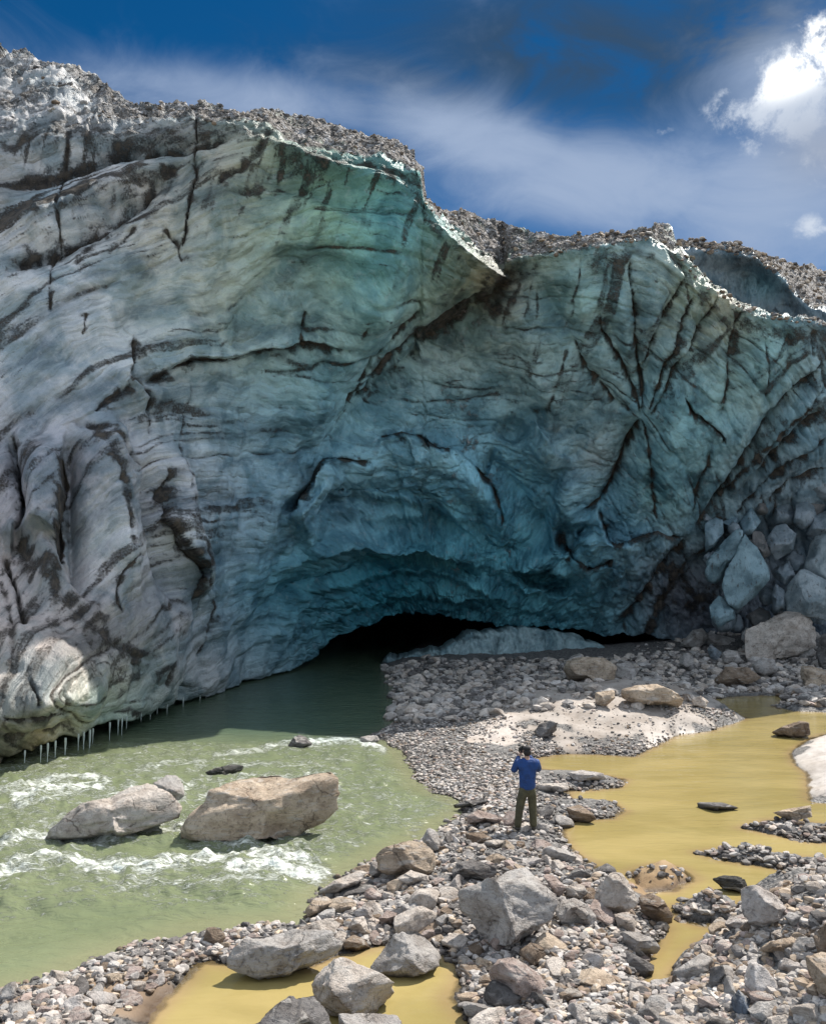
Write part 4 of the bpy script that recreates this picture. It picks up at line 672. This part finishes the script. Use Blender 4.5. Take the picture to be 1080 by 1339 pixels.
 ([(975, 858), (977, 824), (993, 816), (1026, 799), (1045, 796), (1056, 801), (1063, 824), (1062, 845), (1039, 856), (997, 864), (980, 866)], 'pale', 'largest pale boulder before the ice blocks, with a brown right corner', 'largest shade boulder', [(-.1, -1, .25, .5), (.3, -.3, 1, .45), (.9, -.5, 0, .6)], 5),
 ([(983, 870), (997, 860), (1012, 862), (1014, 878), (999, 888), (987, 880)], 'grey', 'round grey rock under the largest pale boulder', 'round shade rock', [], 4),
 ([(943, 855), (951, 850), (964, 851), (968, 864), (957, 872), (945, 868)], 'grey', 'grey cobble left of the largest pale boulder', 'shade cobble', [UP], 4),
 ([(888, 845), (905, 824), (918, 821), (926, 832), (913, 849)], 'grey', 'slanted grey rock at the left end of the shaded rubble', 'slanted shade rock', [LF], 4),
 ([(912, 830), (930, 828), (959, 834), (962, 845), (922, 850)], 'grey', 'flat grey rock on top of the shaded rubble', 'flat shade rock', [UP], 4),
 ([(925, 850), (929, 842), (943, 853), (939, 864), (928, 862)], 'iceg', 'small blue-grey wedge rock under the flat shaded one', 'blue-grey wedge', [LF], 3),
 ([(889, 859), (899, 853), (907, 862), (906, 874), (897, 876), (888, 868)], 'grey', 'small block at the foot of the slanted grey rock', 'small foot block', [LF], 4),
 ([(932, 893), (949, 872), (978, 872), (993, 885), (980, 893), (943, 899)], 'brown', 'long brown rock lying before the shaded rubble', 'long brown rock', [(0, -.4, 1, .4)], 4),
 ([(1047, 884), (1049, 872), (1060, 871), (1085, 878), (1095, 898), (1052, 899)], 'tan', 'sunlit tan boulder at the right edge behind the far pond', 'far edge boulder', [UP], 4),
 ([(1042, 851), (1060, 846), (1067, 853), (1058, 864), (1043, 862)], 'grey', 'rounded rock under the right corner of the largest pale boulder', 'corner rock', [], 4),
 ([(1067, 856), (1074, 830), (1098, 822), (1098, 876), (1072, 874)], 'dark', 'dark upright rock cut by the right edge below the ice blocks', 'dark edge rock', [LF], 4)]
for i, (pts, tone, lab, sh_, pl, sub) in enumerate(B):
    outline_rock('boulder', pts, tone, lab, 'boulder', 100 + i, sh_, pl, max(sub, 4 + (np.ptp(np.array(pts)[:, 0]) > 45)))
I = [([(922, 722), (922, 684), (936, 677), (944, 680), (945, 697), (932, 717)], 'ice', 'small pale ice block at the upper left of the fallen ice', 52.5),
     ([(922, 749), (924, 734), (947, 707), (962, 692), (969, 695), (969, 709), (951, 738), (943, 757), (934, 763), (925, 760)], 'teal', 'long leaning turquoise ice block, the bluest of the pile', 51.5),
     ([(945, 766), (951, 745), (964, 724), (970, 703), (976, 701), (989, 717), (1002, 743), (1003, 757), (985, 780), (964, 797), (951, 788)], 'teal', 'big drop-shaped ice block in the middle of the pile', 51.0),
     ([(945, 682), (966, 674), (968, 684), (952, 694)], 'ice', 'small flat ice chip above the long turquoise block', 52.5),
     ([(967, 684), (982, 663), (993, 682), (982, 698), (970, 702)], 'ice', 'pointed ice block topping the drop-shaped one', 52.3),
     ([(1003, 705), (1014, 688), (1026, 685), (1039, 699), (1035, 719), (1014, 733), (1005, 720)], 'iceg', 'round grey ice block right of the drop-shaped one', 51.6),
     ([(1007, 688), (1014, 657), (1026, 644), (1038, 653), (1036, 684), (1016, 690)], 'iceg', 'tall ice block over the round grey ice block', 52.4),
     ([(984, 711), (985, 694), (997, 696), (1006, 724), (997, 732)], 'dark', 'dark dirty ice block between drop-shaped and round blocks', 52.0),
     ([(1009, 780), (1014, 763), (1025, 772), (1024, 797), (1010, 803)], 'iceg', 'narrow ice block above the largest pale boulder', 51.2),
     ([(928, 793), (941, 778), (959, 797), (959, 809), (939, 820), (930, 809)], 'teal', 'banded ice block at the foot of the pile', 51.0),
     ([(1030, 788), (1033, 765), (1051, 743), (1090, 765), (1100, 814), (1056, 806), (1031, 799)], 'icew', 'broad pale ice slab above the largest boulder by the right edge', 50.4),
     ([(1053, 742), (1062, 709), (1085, 680), (1110, 680), (1110, 778), (1064, 760)], 'icew', 'tall pale ice slab at the right edge, the upper of two', 50.6),
     ([(1036, 684), (1043, 650), (1060, 644), (1066, 682), (1047, 692)], 'iceg', 'upright grey ice block at the top right of the pile', 52.3),
     ([(1055, 698), (1064, 676), (1090, 662), (1092, 702), (1068, 706)], 'iceg', 'grey ice block just over the tall pale slab', 51.8),
     ([(1009, 746), (1031, 732), (1038, 753), (1026, 765), (1012, 755)], 'iceg', 'dirty ice block left of the broad pale slab', 51.5),
     ([(1010, 640), (1050, 612), (1095, 600), (1095, 660), (1060, 650), (1030, 652)], 'iceg', 'wide ice block leaning on the wall at the top of the pile', 52.2)]
for i, (pts, tone, lab, y_) in enumerate(I):
    pa_ = np.array(pts, float); pc_ = (pa_.max(0) + pa_.min(0)) / 2; pts = pc_ + (pa_ - pc_) * 1.03
    outline_rock('ice_block', pts, tone, lab, 'ice block', 300 + i, None, [(0, -.8, .5, .55)], 4, M_BLOCK, y_ - .6 + .5 * math.sin(i * 2.4), 'fallen ice blocks at the right', cuts=9, rough=.06, deep=1.2, lo=.52, hi=.85)


for i in range(26):
    x_, y_ = random.uniform(925, 1085), random.uniform(650, 835); a_ = np.linspace(0, 2 * math.pi, 8)[:-1]; r_ = random.uniform(7, 17)
    if y_ < 960 - .34 * x_ + 20: continue
    pts = [(x_ + r_ * random.uniform(.75, 1.15) * math.cos(q), y_ + r_ * random.uniform(.8, 1.3) * math.sin(q)) for q in a_]
    outline_rock('ice_block', pts, random.choice(['iceg', 'dark', 'iceg', 'grey']), 'small dirty ice chunk wedged in the gaps of the fallen ice', 'ice block', 400 + i, None, (), 3, M_BLOCK, random.uniform(51.3, 52.6), 'fallen ice blocks at the right', cuts=9, rough=.06, lo=.5, hi=.85)
# ------------------------------------------------------------------ single stones
SHORT = [b for b in BOX if b[4]]
ST_MESH = []
for k in range(14):
    V, Fc = rock_shape(900 + k, 4, 9 + k % 5, .40 + .02 * (k % 4), .80, .06); V = V * np.array([1, random.uniform(.7, .95), random.uniform(.5, .75)]); V[:, 2] += .25
    me = mesh_np('stone', V, Fc); me.materials.append(M_ROCK); ST_MESH.append(me)
ZONES = [(60, [(0, 1305), (60, 1288), (130, 1256), (200, 1240), (270, 1222), (330, 1218), (300, 1240), (250, 1262), (200, 1300), (120, 1339), (0, 1339)], (.09, .24)),
         (62, [(400, 1200), (425, 1168), (500, 1130), (560, 1150), (600, 1150), (600, 1240), (540, 1215), (480, 1235), (450, 1240), (400, 1215)], (.13, .40)),
         (50, [(560, 1100), (620, 1060), (740, 1060), (735, 1105), (800, 1150), (770, 1150), (700, 1140), (600, 1128)], (.11, .36)),
         (58, [(600, 1240), (680, 1225), (760, 1150), (870, 1215), (840, 1270), (870, 1300), (860, 1345), (620, 1345)], (.11, .36)),
         (70, [(880, 1290), (905, 1250), (940, 1225), (965, 1210), (1030, 1190), (1080, 1150), (1080, 1345), (860, 1345)], (.11, .32))]
taken, cnt = [], {}
stones = []
for n_, zp, (s0, s1) in ZONES:
    zx = [p_[0] for p_ in zp]; zy = [p_[1] for p_ in zp]; k = tries = 0
    while k < n_ and tries < 9000:
        tries += 1; x_, y_ = random.uniform(min(zx), max(zx)), random.uniform(min(zy), max(zy))
        if poly_sd(np.array(x_), np.array(y_), zp) > 0: continue
        if any(((x_ - b[0]) / (b[2] + 2)) ** 2 + ((y_ - b[1]) / (b[3] + 2)) ** 2 < .9 for b in BOX): continue
        g_ = on_ground(x_, y_)
        if g_[2] < .03: continue
        sz = s0 + (s1 - s0) * random.random() ** 1.7
        r_ = sz * F / g_[1]
        if any(math.hypot(x_ - a, (y_ - b_) * 1.6) < (r_ + c_) * .62 for a, b_, c_ in taken): continue
        taken.append((x_, y_, r_)); k += 1; stones.append((x_, y_, g_, sz))
TN = [('pale', 4), ('grey', 5), ('pink', 3), ('white', 2), ('tan', 3), ('dark', 2), ('brown', 2)]; TN = [t_ for t_, c_ in TN for _ in range(c_)]
WORD = dict(pale='pale grey', grey='grey', pink='pinkish', white='whitish', tan='tan', dark='dark grey', brown='brown', blue='bluish')
info = []
for i, (x_, y_, g_, sz) in enumerate(stones):
    tone = random.choice(TN); o = bpy.data.objects.new('stone', ST_MESH[i % 14]); COL.objects.link(o)
    o.location = (g_[0], g_[1], g_[2] - sz * .12); o.rotation_euler = (random.uniform(-.25, .25), random.uniform(-.25, .25), random.uniform(0, 6.28)); o.scale = (sz * random.uniform(.9, 1.35), sz, sz * random.uniform(.7, 1.15))
    o.color = (*(np.array(TONE[tone]) * random.uniform(.85, 1.15)), 1)
    b = min(SHORT, key=lambda q: math.hypot(max(0, abs(x_ - q[0]) - q[2]), 1.5 * max(0, abs(y_ - q[1]) - q[3])) + .05 * math.hypot(x_ - q[0], y_ - q[1]))
    dx, dy = (x_ - b[0]) / (b[2] + 4), (y_ - b[1]) / (b[3] + 4)
    pos = ('right of' if dx > 0 else 'left of') if abs(dx) > abs(dy) else ('in front of' if dy > 0 else 'behind')
    info.append((o, WORD[tone], pos, b[4], math.hypot(x_ - b[0], y_ - b[1])))
ORD = ['nearest', 'second nearest', 'third nearest', 'fourth nearest', 'fifth nearest', 'sixth nearest', 'seventh nearest', 'eighth nearest', 'ninth nearest', 'tenth nearest', 'eleventh nearest', 'twelfth nearest']
from collections import defaultdict
gr = defaultdict(list)
for t_ in info: gr[t_[1:4]].append(t_)
for (w_, pos, sh_), l in gr.items():
    l.sort(key=lambda t_: t_[4])
    for k, t_ in enumerate(l):
        lab = f'{w_} stone {pos} the {sh_}' if len(l) == 1 else f'{w_} stone {pos} the {sh_}, {ORD[min(k, 11)]} of its colour'
        tag(t_[0], lab, 'stone', 'loose stones on the gravel spits and banks')


# ------------------------------------------------------------------ gravel (stuff)
PEBV = []
for k in range(10):
    V, Fc = rock_shape(1500 + k, 1 if k < 5 else 2, 7, .5, .9, .03); PEBV.append((V * np.array([1, .8, .58]), Fc))
def gravel(name, label, n, zone, s0, s1, tones, mat, kmin=0, kmax=10, power=3.0, drop=.3):
    z_ = np.array(zone, float); x0, x1, y0, y1 = z_[:, 0].min(), z_[:, 0].max(), z_[:, 1].min(), z_[:, 1].max()
    x_ = rng.uniform(x0, x1, n * 5); y_ = rng.uniform(y0, y1, n * 5); ok = poly_sd(x_, y_, zone) < 0; x_, y_ = x_[ok][:n], y_[ok][:n]
    z = np.zeros(len(x_))
    for _ in range(4): g_ = ground(x_, y_, z); z = tlook(g_[:, 0], g_[:, 1])[0] * .7 + z * .3
    g_ = ground(x_, y_, z); z, r_, p_ = tlook(g_[:, 0], g_[:, 1]); s_ = np.minimum(r_, p_)
    pn = fbm(g_[:, 0] * .9, g_[:, 1] * .9, 9.0, 4); sand = np.zeros(len(z))
    for (a, b), (c, d), _t in SANDS: sand = np.maximum(sand, np.exp(-((x_ - a) / c) ** 2 - ((y_ - b) / d) ** 2))
    ok = (s_ > -.12) & (rng.random(len(z)) > .93 * sstep(.25, .75, sand + .36 * pn))
    x_, y_, g_, z = x_[ok], y_[ok], g_[ok], z[ok]; n = len(z)
    sz = s0 + (s1 - s0) * rng.random(n) ** power; return build_gravel(name, label, np.c_[g_[:, :2], z], sz, tones, mat, kmin, kmax, drop)
def build_gravel(name, label, P, sz, tones, mat, kmin=0, kmax=10, drop=.3):
    n = len(P); Vs, Fs, Ts, off = [], [], [], 0; which = rng.integers(kmin, kmax, n); T_ = np.array([TONE[t_] for t_ in tones])
    for k in range(kmin, kmax):
        idx = np.where(which == k)[0]; V, Fc = PEBV[k]; m_ = len(idx)
        if not m_: continue
        a, b = rng.uniform(0, 6.28, m_), rng.normal(0, .3, m_); c_, s_ = np.cos(a), np.sin(a); st = rng.uniform(.75, 1.35, (m_, 3)) * sz[idx, None]
        W = V[None] * st[:, None]; y2 = W[..., 1] * np.cos(b)[:, None] - W[..., 2] * np.sin(b)[:, None]; z2 = W[..., 1] * np.sin(b)[:, None] + W[..., 2] * np.cos(b)[:, None]
        W = np.stack([W[..., 0] * c_[:, None] - y2 * s_[:, None], W[..., 0] * s_[:, None] + y2 * c_[:, None], z2], -1) + P[idx][:, None] + np.array([0, 0, 1]) * (sz[idx] * drop)[:, None, None]
        Vs.append(W.reshape(-1, 3)); Fs.append((Fc[None] + (np.arange(m_) * len(V))[:, None, None] + off).reshape(-1, 3)); off += m_ * len(V)
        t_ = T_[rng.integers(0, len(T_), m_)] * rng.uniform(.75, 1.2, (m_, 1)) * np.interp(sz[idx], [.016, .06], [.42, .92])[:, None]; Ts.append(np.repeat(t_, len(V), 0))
    me = mesh_np(name, np.concatenate(Vs), np.concatenate(Fs), False, {'tint': np.concatenate(Ts)})
    return tag(link(name, me, mat), label, 'gravel', kind='stuff')
GT = ['grey', 'grey', 'grey', 'pale', 'dark', 'dark', 'white', 'pink', 'brown']
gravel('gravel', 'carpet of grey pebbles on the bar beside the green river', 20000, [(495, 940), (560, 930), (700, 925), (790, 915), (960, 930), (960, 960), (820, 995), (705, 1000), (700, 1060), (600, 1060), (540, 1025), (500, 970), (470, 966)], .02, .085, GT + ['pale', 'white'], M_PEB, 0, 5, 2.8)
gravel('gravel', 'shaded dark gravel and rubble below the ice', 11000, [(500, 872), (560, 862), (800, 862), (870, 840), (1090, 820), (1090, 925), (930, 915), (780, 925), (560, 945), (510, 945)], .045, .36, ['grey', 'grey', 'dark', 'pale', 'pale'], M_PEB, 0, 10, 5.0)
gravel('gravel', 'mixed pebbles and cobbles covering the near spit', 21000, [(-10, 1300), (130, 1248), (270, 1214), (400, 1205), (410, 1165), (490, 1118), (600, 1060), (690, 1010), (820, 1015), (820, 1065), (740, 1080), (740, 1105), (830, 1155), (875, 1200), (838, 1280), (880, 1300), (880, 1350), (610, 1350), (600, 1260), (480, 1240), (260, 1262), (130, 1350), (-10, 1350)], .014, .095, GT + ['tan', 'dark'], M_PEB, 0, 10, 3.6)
gravel('gravel', 'rubble and pebbles on the right bank of the ponds', 15000, [(870, 1300), (905, 1245), (960, 1210), (1030, 1165), (1090, 1130), (1260, 1060), (1260, 1350), (860, 1350)], .015, .11, GT + ['tan', 'tan', 'brown', 'dark'], M_PEB, 0, 10, 3.4)
gravel('gravel', 'small gravel tongues crossing the large pond', 3600, [(820, 1125), (905, 1105), (970, 1070), (1000, 1060), (1090, 1060), (1090, 1165), (1000, 1150), (970, 1215), (880, 1215), (880, 1180), (820, 1170)], .018, .12, GT + ['dark'], M_PEB, 0, 10, 3.4)
gravel('gravel', 'stones on the far right shore of the large pond', 1600, [(1010, 905), (1090, 895), (1260, 890), (1260, 960), (1090, 945), (1050, 940), (1010, 930)], .05, .22, GT, M_PEB, 0, 10, 2.6)
# rubble lying on the glacier's top edge
jj = np.where((cpx > -20) & (cpx < 1100))[0]; sel = jj[rng.integers(0, len(jj), 6500)]; ii = np.array([rng.integers(0, max(2, int(np.searchsorted(GY[:, j], rimw[j] + 2)))) for j in sel])
kk = rng.random(len(sel)) < np.interp(cpx[sel], [0, 540, 560, 1080], [.2, .6, .9, .5]); sel, ii = sel[kk], ii[kk]
for q_, lab_, tn_ in ((cpx[sel] <= 555, 'grey rubble strewn along the top edge of the left glacier block', ['grey', 'dark', 'dark', 'brown', 'pale']), (cpx[sel] > 555, 'brown rubble strewn along the lower right crest of the glacier', ['brown', 'brown', 'dark', 'tan', 'grey'])):
    build_gravel('moraine_rubble', lab_, face_pts[ii[q_], sel[q_]], .018 + .20 * rng.random(q_.sum()) ** 11, tn_, M_PEBDRY, 0, 5, .2)
hi_ = rng.integers(0, 130, 1400); hj = np.array([rng.integers(0, max(2, int(np.searchsorted(HY[:, j], hr[j])))) for j in hi_])
build_gravel('moraine_rubble', 'brown rubble strewn over the ice hill behind the right ridge', hb[hj, hi_], .06 + .3 * rng.random(1400) ** 4, ['brown', 'tan', 'dark', 'pale'], M_PEBDRY, 0, 10, .2)


# ------------------------------------------------------------------ person (seen from behind, photographing the cave)
def skin(chains, sub=2):
    """chains: list of (verts [(x,y,z,r)], edges) islands grown with the Skin modifier"""
    me = bpy.data.meshes.new('skeleton'); vs, es, rs, roots = [], [], [], []
    for v_, e_ in chains:
        o = len(vs); roots.append(o); vs += [p[:3] for p in v_]; rs += [p[3] if len(p) < 5 else (p[3], p[4]) for p in v_]; es += [(a + o, b + o) for a, b in e_]
    me.from_pydata(vs, es, []); ob = bpy.data.objects.new('skeleton', me); COL.objects.link(ob)
    ob.modifiers.new('s', 'SKIN'); m_ = ob.modifiers.new('d', 'SUBSURF'); m_.levels = m_.render_levels = sub
    for i, r_ in enumerate(rs): me.skin_vertices[0].data[i].radius = r_ if isinstance(r_, tuple) else (r_, r_)
    for r_ in roots: me.skin_vertices[0].data[r_].use_root = True
    dg = bpy.context.evaluated_depsgraph_get(); dg.update(); out = bpy.data.meshes.new_from_object(ob.evaluated_get(dg)); bpy.data.objects.remove(ob)
    for p in out.polygons: p.use_smooth = True
    return out
path = lambda n_: [(i, i + 1) for i in range(n_ - 1)]
gp = on_ground(690, 1087); PERS = bpy.data.objects.new('person', None); COL.objects.link(PERS); PERS.location = (gp[0], gp[1], gp[2] + .01); PERS.rotation_euler = (0, 0, R(6)); PERS.scale = (1.0,) * 3
tag(PERS, 'person in a blue jacket and olive trousers seen from behind, photographing the cave', 'person')
M_SKIN = plain('skin', (.42, .26, .19), .6); M_JKT = plain('blue_jacket', (.005, .048, .20), .7, 9, .6, .05); M_TRS = plain('olive_trousers', (.085, .078, .042), .85, 8, .6, .05); M_BOOT = plain('boot_leather', (.05, .045, .035), .7, 20); M_CAP = plain('cap_cloth', (.022, .020, .022), .85, 30); M_BLK = plain('camera_plastic', (.012, .012, .013), .4)
body_v = [(0, .01, .98, .085, .055), (0, .01, 1.20, .10, .07), (0, .01, 1.40, .10, .06), (0, .01, 1.50, .055), (0, .03, 1.56, .055), (0, .045, 1.62, .078, .085), (0, .05, 1.69, .078, .09), (0, .04, 1.745, .05, .06),
          (-.20, .0, 1.42, .06), (-.27, .10, 1.22, .047), (-.12, .27, 1.50, .033), (-.08, .285, 1.56, .034, .02), (.20, .0, 1.42, .06), (.26, .11, 1.22, .047), (.11, .27, 1.50, .033), (.075, .285, 1.56, .034, .02),
          (-.10, .01, .88, .07), (-.165, .015, .50, .06), (-.225, -.01, .10, .045), (.09, .01, .88, .07), (.11, .015, .50, .068), (.12, -.01, .10, .048)]
body_e = [(0, 1), (1, 2), (2, 3), (3, 4), (4, 5), (5, 6), (6, 7), (2, 8), (8, 9), (9, 10), (10, 11), (2, 12), (12, 13), (13, 14), (14, 15), (0, 16), (16, 17), (17, 18), (0, 19), (19, 20), (20, 21)]
chains = [(body_v, body_e)]
for s_ in (-1, 1):
    for k, L_ in enumerate((.072, .082, .078, .062)):
        z_ = 1.595 - .021 * k; x_ = s_ * .09; chains.append(([(x_, .292, z_, .0095), (x_ - s_ * .012, .292 + L_ * .45, z_ + .006, .009), (x_ - s_ * .04, .292 + L_ * .72, z_ + .004, .0082), (x_ - s_ * .062, .292 + L_ * .68, z_, .0075)], path(4)))
    chains.append(([(s_ * .078, .27, 1.545, .012), (s_ * .05, .285, 1.535, .0105), (s_ * .025, .31, 1.54, .009)], path(3)))
for s_ in (-1, 1): chains.append(([(s_ * .076, .04, 1.64, .014), (s_ * .086, .032, 1.655, .014), (s_ * .08, .03, 1.67, .01)], path(3)))   # ears
chains.append(([(0, .125, 1.655, .012), (0, .146, 1.628, .014), (0, .132, 1.615, .01)], path(3)))     # nose
link('body', skin(chains), M_SKIN, PERS)
link('jacket', skin([([(0, 0, .80, .195, .145), (0, 0, 1.00, .19, .14), (0, 0, 1.22, .20, .14), (0, 0, 1.40, .18, .12), (0, .01, 1.53, .085, .085), (-.205, 0, 1.415, .088), (-.285, .085, 1.22, .075), (-.115, .275, 1.51, .05), (.205, 0, 1.415, .088), (.275, .095, 1.22, .075), (.105, .275, 1.51, .05)], [(0, 1), (1, 2), (2, 3), (3, 4), (3, 5), (5, 6), (6, 7), (3, 8), (8, 9), (9, 10)])]), M_JKT, PERS)
link('trousers', skin([([(0, 0, 1.0, .16, .11), (0, 0, .88, .155, .12), (-.10, 0, .80, .115), (-.165, .02, .50, .095), (-.195, .0, .30, .085), (-.225, -.01, .06, .08), (.09, 0, .80, .115), (.11, .02, .50, .095), (.115, 0, .30, .085), (.12, -.01, .06, .08)], [(0, 1), (1, 2), (2, 3), (3, 4), (4, 5), (1, 6), (6, 7), (7, 8), (8, 9)])]), M_TRS, PERS)
for x_, a_ in ((-.225, -.3), (.12, .2)):
    link('boot', skin([([(x_, -.03, .10, .062), (x_, -.03, .045, .058, .05), (x_ + .06 * a_, .08, .04, .055, .042), (x_ + .16 * a_, .20, .032, .042, .03)], path(4))]), M_BOOT, PERS)
cap = link('cap', skin([([(0, .02, 1.665, .098, .10), (0, .025, 1.72, .097, .105), (0, .03, 1.765, .07, .075)], path(3)), ([(0, .10, 1.70, .07, .012), (0, .17, 1.695, .06, .010), (0, .20, 1.69, .045, .008)], path(3))]), M_CAP, PERS)
link('hair', skin([([(0, -.01, 1.55, .07, .05), (0, -.012, 1.62, .092, .07), (0, .0, 1.70, .095, .09)], path(3))]), plain('dark_hair', (.014, .011, .010), .7, 40), PERS)
CAMT = bpy.data.objects.new('camera', None); COL.objects.link(CAMT); mw = Matrix.Translation(PERS.location) @ Matrix.Rotation(R(6), 4, 'Z'); CAMT.location = mw @ Vector((-.02, .345, 1.565)); CAMT.rotation_euler = (0, 0, R(6))
tag(CAMT, 'black photo camera held up to the face by the person in blue', 'camera')
def boxy(name, lo, hi, mat, parent, bev=.008):
    bm = bmesh.new(); bmesh.ops.create_cube(bm, size=1)
    for v_ in bm.verts: v_.co = Vector([(lo[i] + hi[i]) / 2 + v_.co[i] * (hi[i] - lo[i]) for i in range(3)])
    bmesh.ops.bevel(bm, geom=bm.edges[:], offset=bev, segments=2, affect='EDGES'); m_ = bpy.data.meshes.new(name); bm.to_mesh(m_); bm.free(); return link(name, m_, mat, parent)
boxy('camera_body', (-.085, -.04, 0), (.085, .04, .10), M_BLK, CAMT); boxy('viewfinder', (-.03, -.045, .098), (.03, .04, .135), M_BLK, CAMT)
bm = bmesh.new(); bmesh.ops.create_cone(bm, cap_ends=True, segments=20, radius1=.036, radius2=.042, depth=.13, matrix=Matrix.Translation((0, .10, .05)) @ Matrix.Rotation(R(-90), 4, 'X')); m_ = bpy.data.meshes.new('lens'); bm.to_mesh(m_); bm.free(); link('lens', m_, M_BLK, CAMT)


# ------------------------------------------------------------------ light
SUN_EL, SUN_AZ = R(52), math.atan2(.715, .70)
sdir = Vector((math.sin(SUN_AZ) * math.cos(SUN_EL), math.cos(SUN_AZ) * math.cos(SUN_EL), math.sin(SUN_EL)))
sl = bpy.data.lights.new('sun', 'SUN'); sl.energy = 5.0; sl.angle = R(.5); sl.color = (1, .94, .86); so = bpy.data.objects.new('sun', sl); COL.objects.link(so); so.rotation_euler = (-sdir).to_track_quat('-Z', 'Y').to_euler()
w = bpy.data.worlds.new('World'); S.world = w; w.use_nodes = True; t = NT(w.node_tree); bg = w.node_tree.nodes['Background']
sky = t.n('TexSky', sky_type='NISHITA'); sky.sun_disc = False; sky.sun_elevation = SUN_EL; sky.sun_rotation = SUN_AZ; sky.altitude = 3500; sky.air_density = 1.0; sky.dust_density = .3; sky.ozone_density = 2.0
dr = t.v('NORMALIZE', t.n('TexCoord').outputs['Generated']); sx_, sy_, sz_ = t.n('SeparateXYZ', {0: dr}).outputs
yy = t.m('MAXIMUM', sy_, .05); u = t.m('DIVIDE', sx_, yy); v_ = t.m('DIVIDE', sz_, yy)
front = t.ramp(sy_, .15, .5)
def uv(px_, py_): d = ray(px_, py_); return float(d[0] / d[1]), float(d[2] / d[1])
n_big = t.noise(dr, 3.2, 7, .55, .3); n_wisp = t.noise(t.v('MULTIPLY', dr, (1, 1, 2.2)), 7, 8, .6, .8); n_cum = t.noise(dr, 24, 10, .66, .25)
def blob(px_, py_, sx, sy, an=0.0):
    u0, v0 = uv(px_, py_); c_, s_ = math.cos(an), math.sin(an); a, b = t.m('SUBTRACT', u, u0), t.m('SUBTRACT', v_, v0)
    p = t.m('DIVIDE', t.m('ADD', t.m('MULTIPLY', a, c_), t.m('MULTIPLY', b, s_)), sx / F); q = t.m('DIVIDE', t.m('SUBTRACT', t.m('MULTIPLY', b, c_), t.m('MULTIPLY', a, s_)), sy / F)
    return t.m('EXPONENT', t.m('MULTIPLY', t.m('ADD', t.m('MULTIPLY', p, p), t.m('MULTIPLY', q, q)), -1.0))
def addm(*a):
    r_ = a[0]
    for x_ in a[1:]: r_ = t.m('MAXIMUM', r_, x_)
    return r_
base = t.mix(1.0, sky.outputs[0], (.030, .36, .55), 'MULTIPLY')
haze = t.m('ADD', addm(t.m('MULTIPLY', blob(330, 130, 260, 48, -.12), .75), t.m('MULTIPLY', blob(640, 190, 240, 62, -.3), .85), t.m('MULTIPLY', blob(800, 240, 230, 75, -.1), .95), t.m('MULTIPLY', blob(1000, 280, 200, 130), .9), t.m('MULTIPLY', blob(1060, 120, 130, 120), .9)), t.m('MULTIPLY', t.m('SUBTRACT', n_wisp, .5), .9))
hz = t.m('MULTIPLY', t.ramp(haze, .0, 1.0), front)
base = t.mix(t.m('MULTIPLY', addm(t.m('MULTIPLY', blob(760, 70, 260, 100, -.1), 1.0), t.m('MULTIPLY', blob(960, 40, 160, 80), .9), t.m('MULTIPLY', blob(560, 110, 200, 60, -.2), .6)), t.m('MULTIPLY', front, t.ramp(n_wisp, .22, .55))), base, (.28, .52, .88))
K = 10.0                                              # colours below are radiances at background strength 0.1
c = t.mix(t.m('MULTIPLY', hz, .92), base, tuple(K * x for x in (.25, .315, .435)))
cumb = addm(blob(1050, 95, 140, 58, .55), t.m('MULTIPLY', blob(985, 140, 75, 40, .3), .9), t.m('MULTIPLY', blob(1020, 165, 80, 48), .85), t.m('MULTIPLY', blob(1075, 215, 60, 40), .7), t.m('MULTIPLY', blob(1068, 300, 52, 26), .62), t.m('MULTIPLY', blob(868, 172, 22, 9, .3), .5), t.m('MULTIPLY', blob(950, 120, 22, 12, .3), .7), t.m('MULTIPLY', blob(1120, 60, 90, 60), 1.0))
cum = t.m('ADD', cumb, t.m('MULTIPLY', t.m('SUBTRACT', n_cum, .5), t.m('MULTIPLY', t.m('MINIMUM', cumb, .6), 5.0)))
cm = t.m('MULTIPLY', t.ramp(cum, .36, .98), front)
core = t.m('MULTIPLY', t.ramp(addm(blob(1050, 88, 85, 34, .55), t.m('MULTIPLY', blob(1110, 50, 90, 60), 1.1)), .12, 1.0), 1.0)
core = t.m('MULTIPLY', core, t.ramp(t.m('ADD', n_cum, t.m('MULTIPLY', core, .25)), .42, .66))
ccol = t.mix(core, tuple(K * x for x in (.42, .47, .55)), tuple(K * x for x in (1.15, 1.15, 1.12)))
c = t.mix(cm, c, ccol)
grey = t.m('MULTIPLY', t.m('MULTIPLY', blob(1080, 195, 75, 50), .85), front); c = t.mix(grey, c, tuple(K * x for x in (.24, .28, .36)))
# unseen broken bright cloud added behind and above the viewer to fill the shade
back_ = t.m('MULTIPLY', t.m('SUBTRACT', 1.0, t.ramp(sy_, .35, .75)), t.ramp(n_big, .30, .52)); back_ = t.m('MULTIPLY', back_, t.ramp(sz_, -.02, .1))
c = t.mix(t.m('MULTIPLY', back_, .9), c, tuple(K * x for x in (.57, .635, .73)))
t.put(bg.inputs[0], c); bg.inputs[1].default_value = .1

S.render.engine = 'CYCLES'; S.cycles.max_bounces = 5; S.cycles.diffuse_bounces = 3; S.cycles.glossy_bounces = 2; S.cycles.transparent_max_bounces = 4
S.view_settings.view_transform = 'Standard'; S.view_settings.look = 'None'; S.view_settings.exposure = 0.58; S.view_settings.gamma = 1
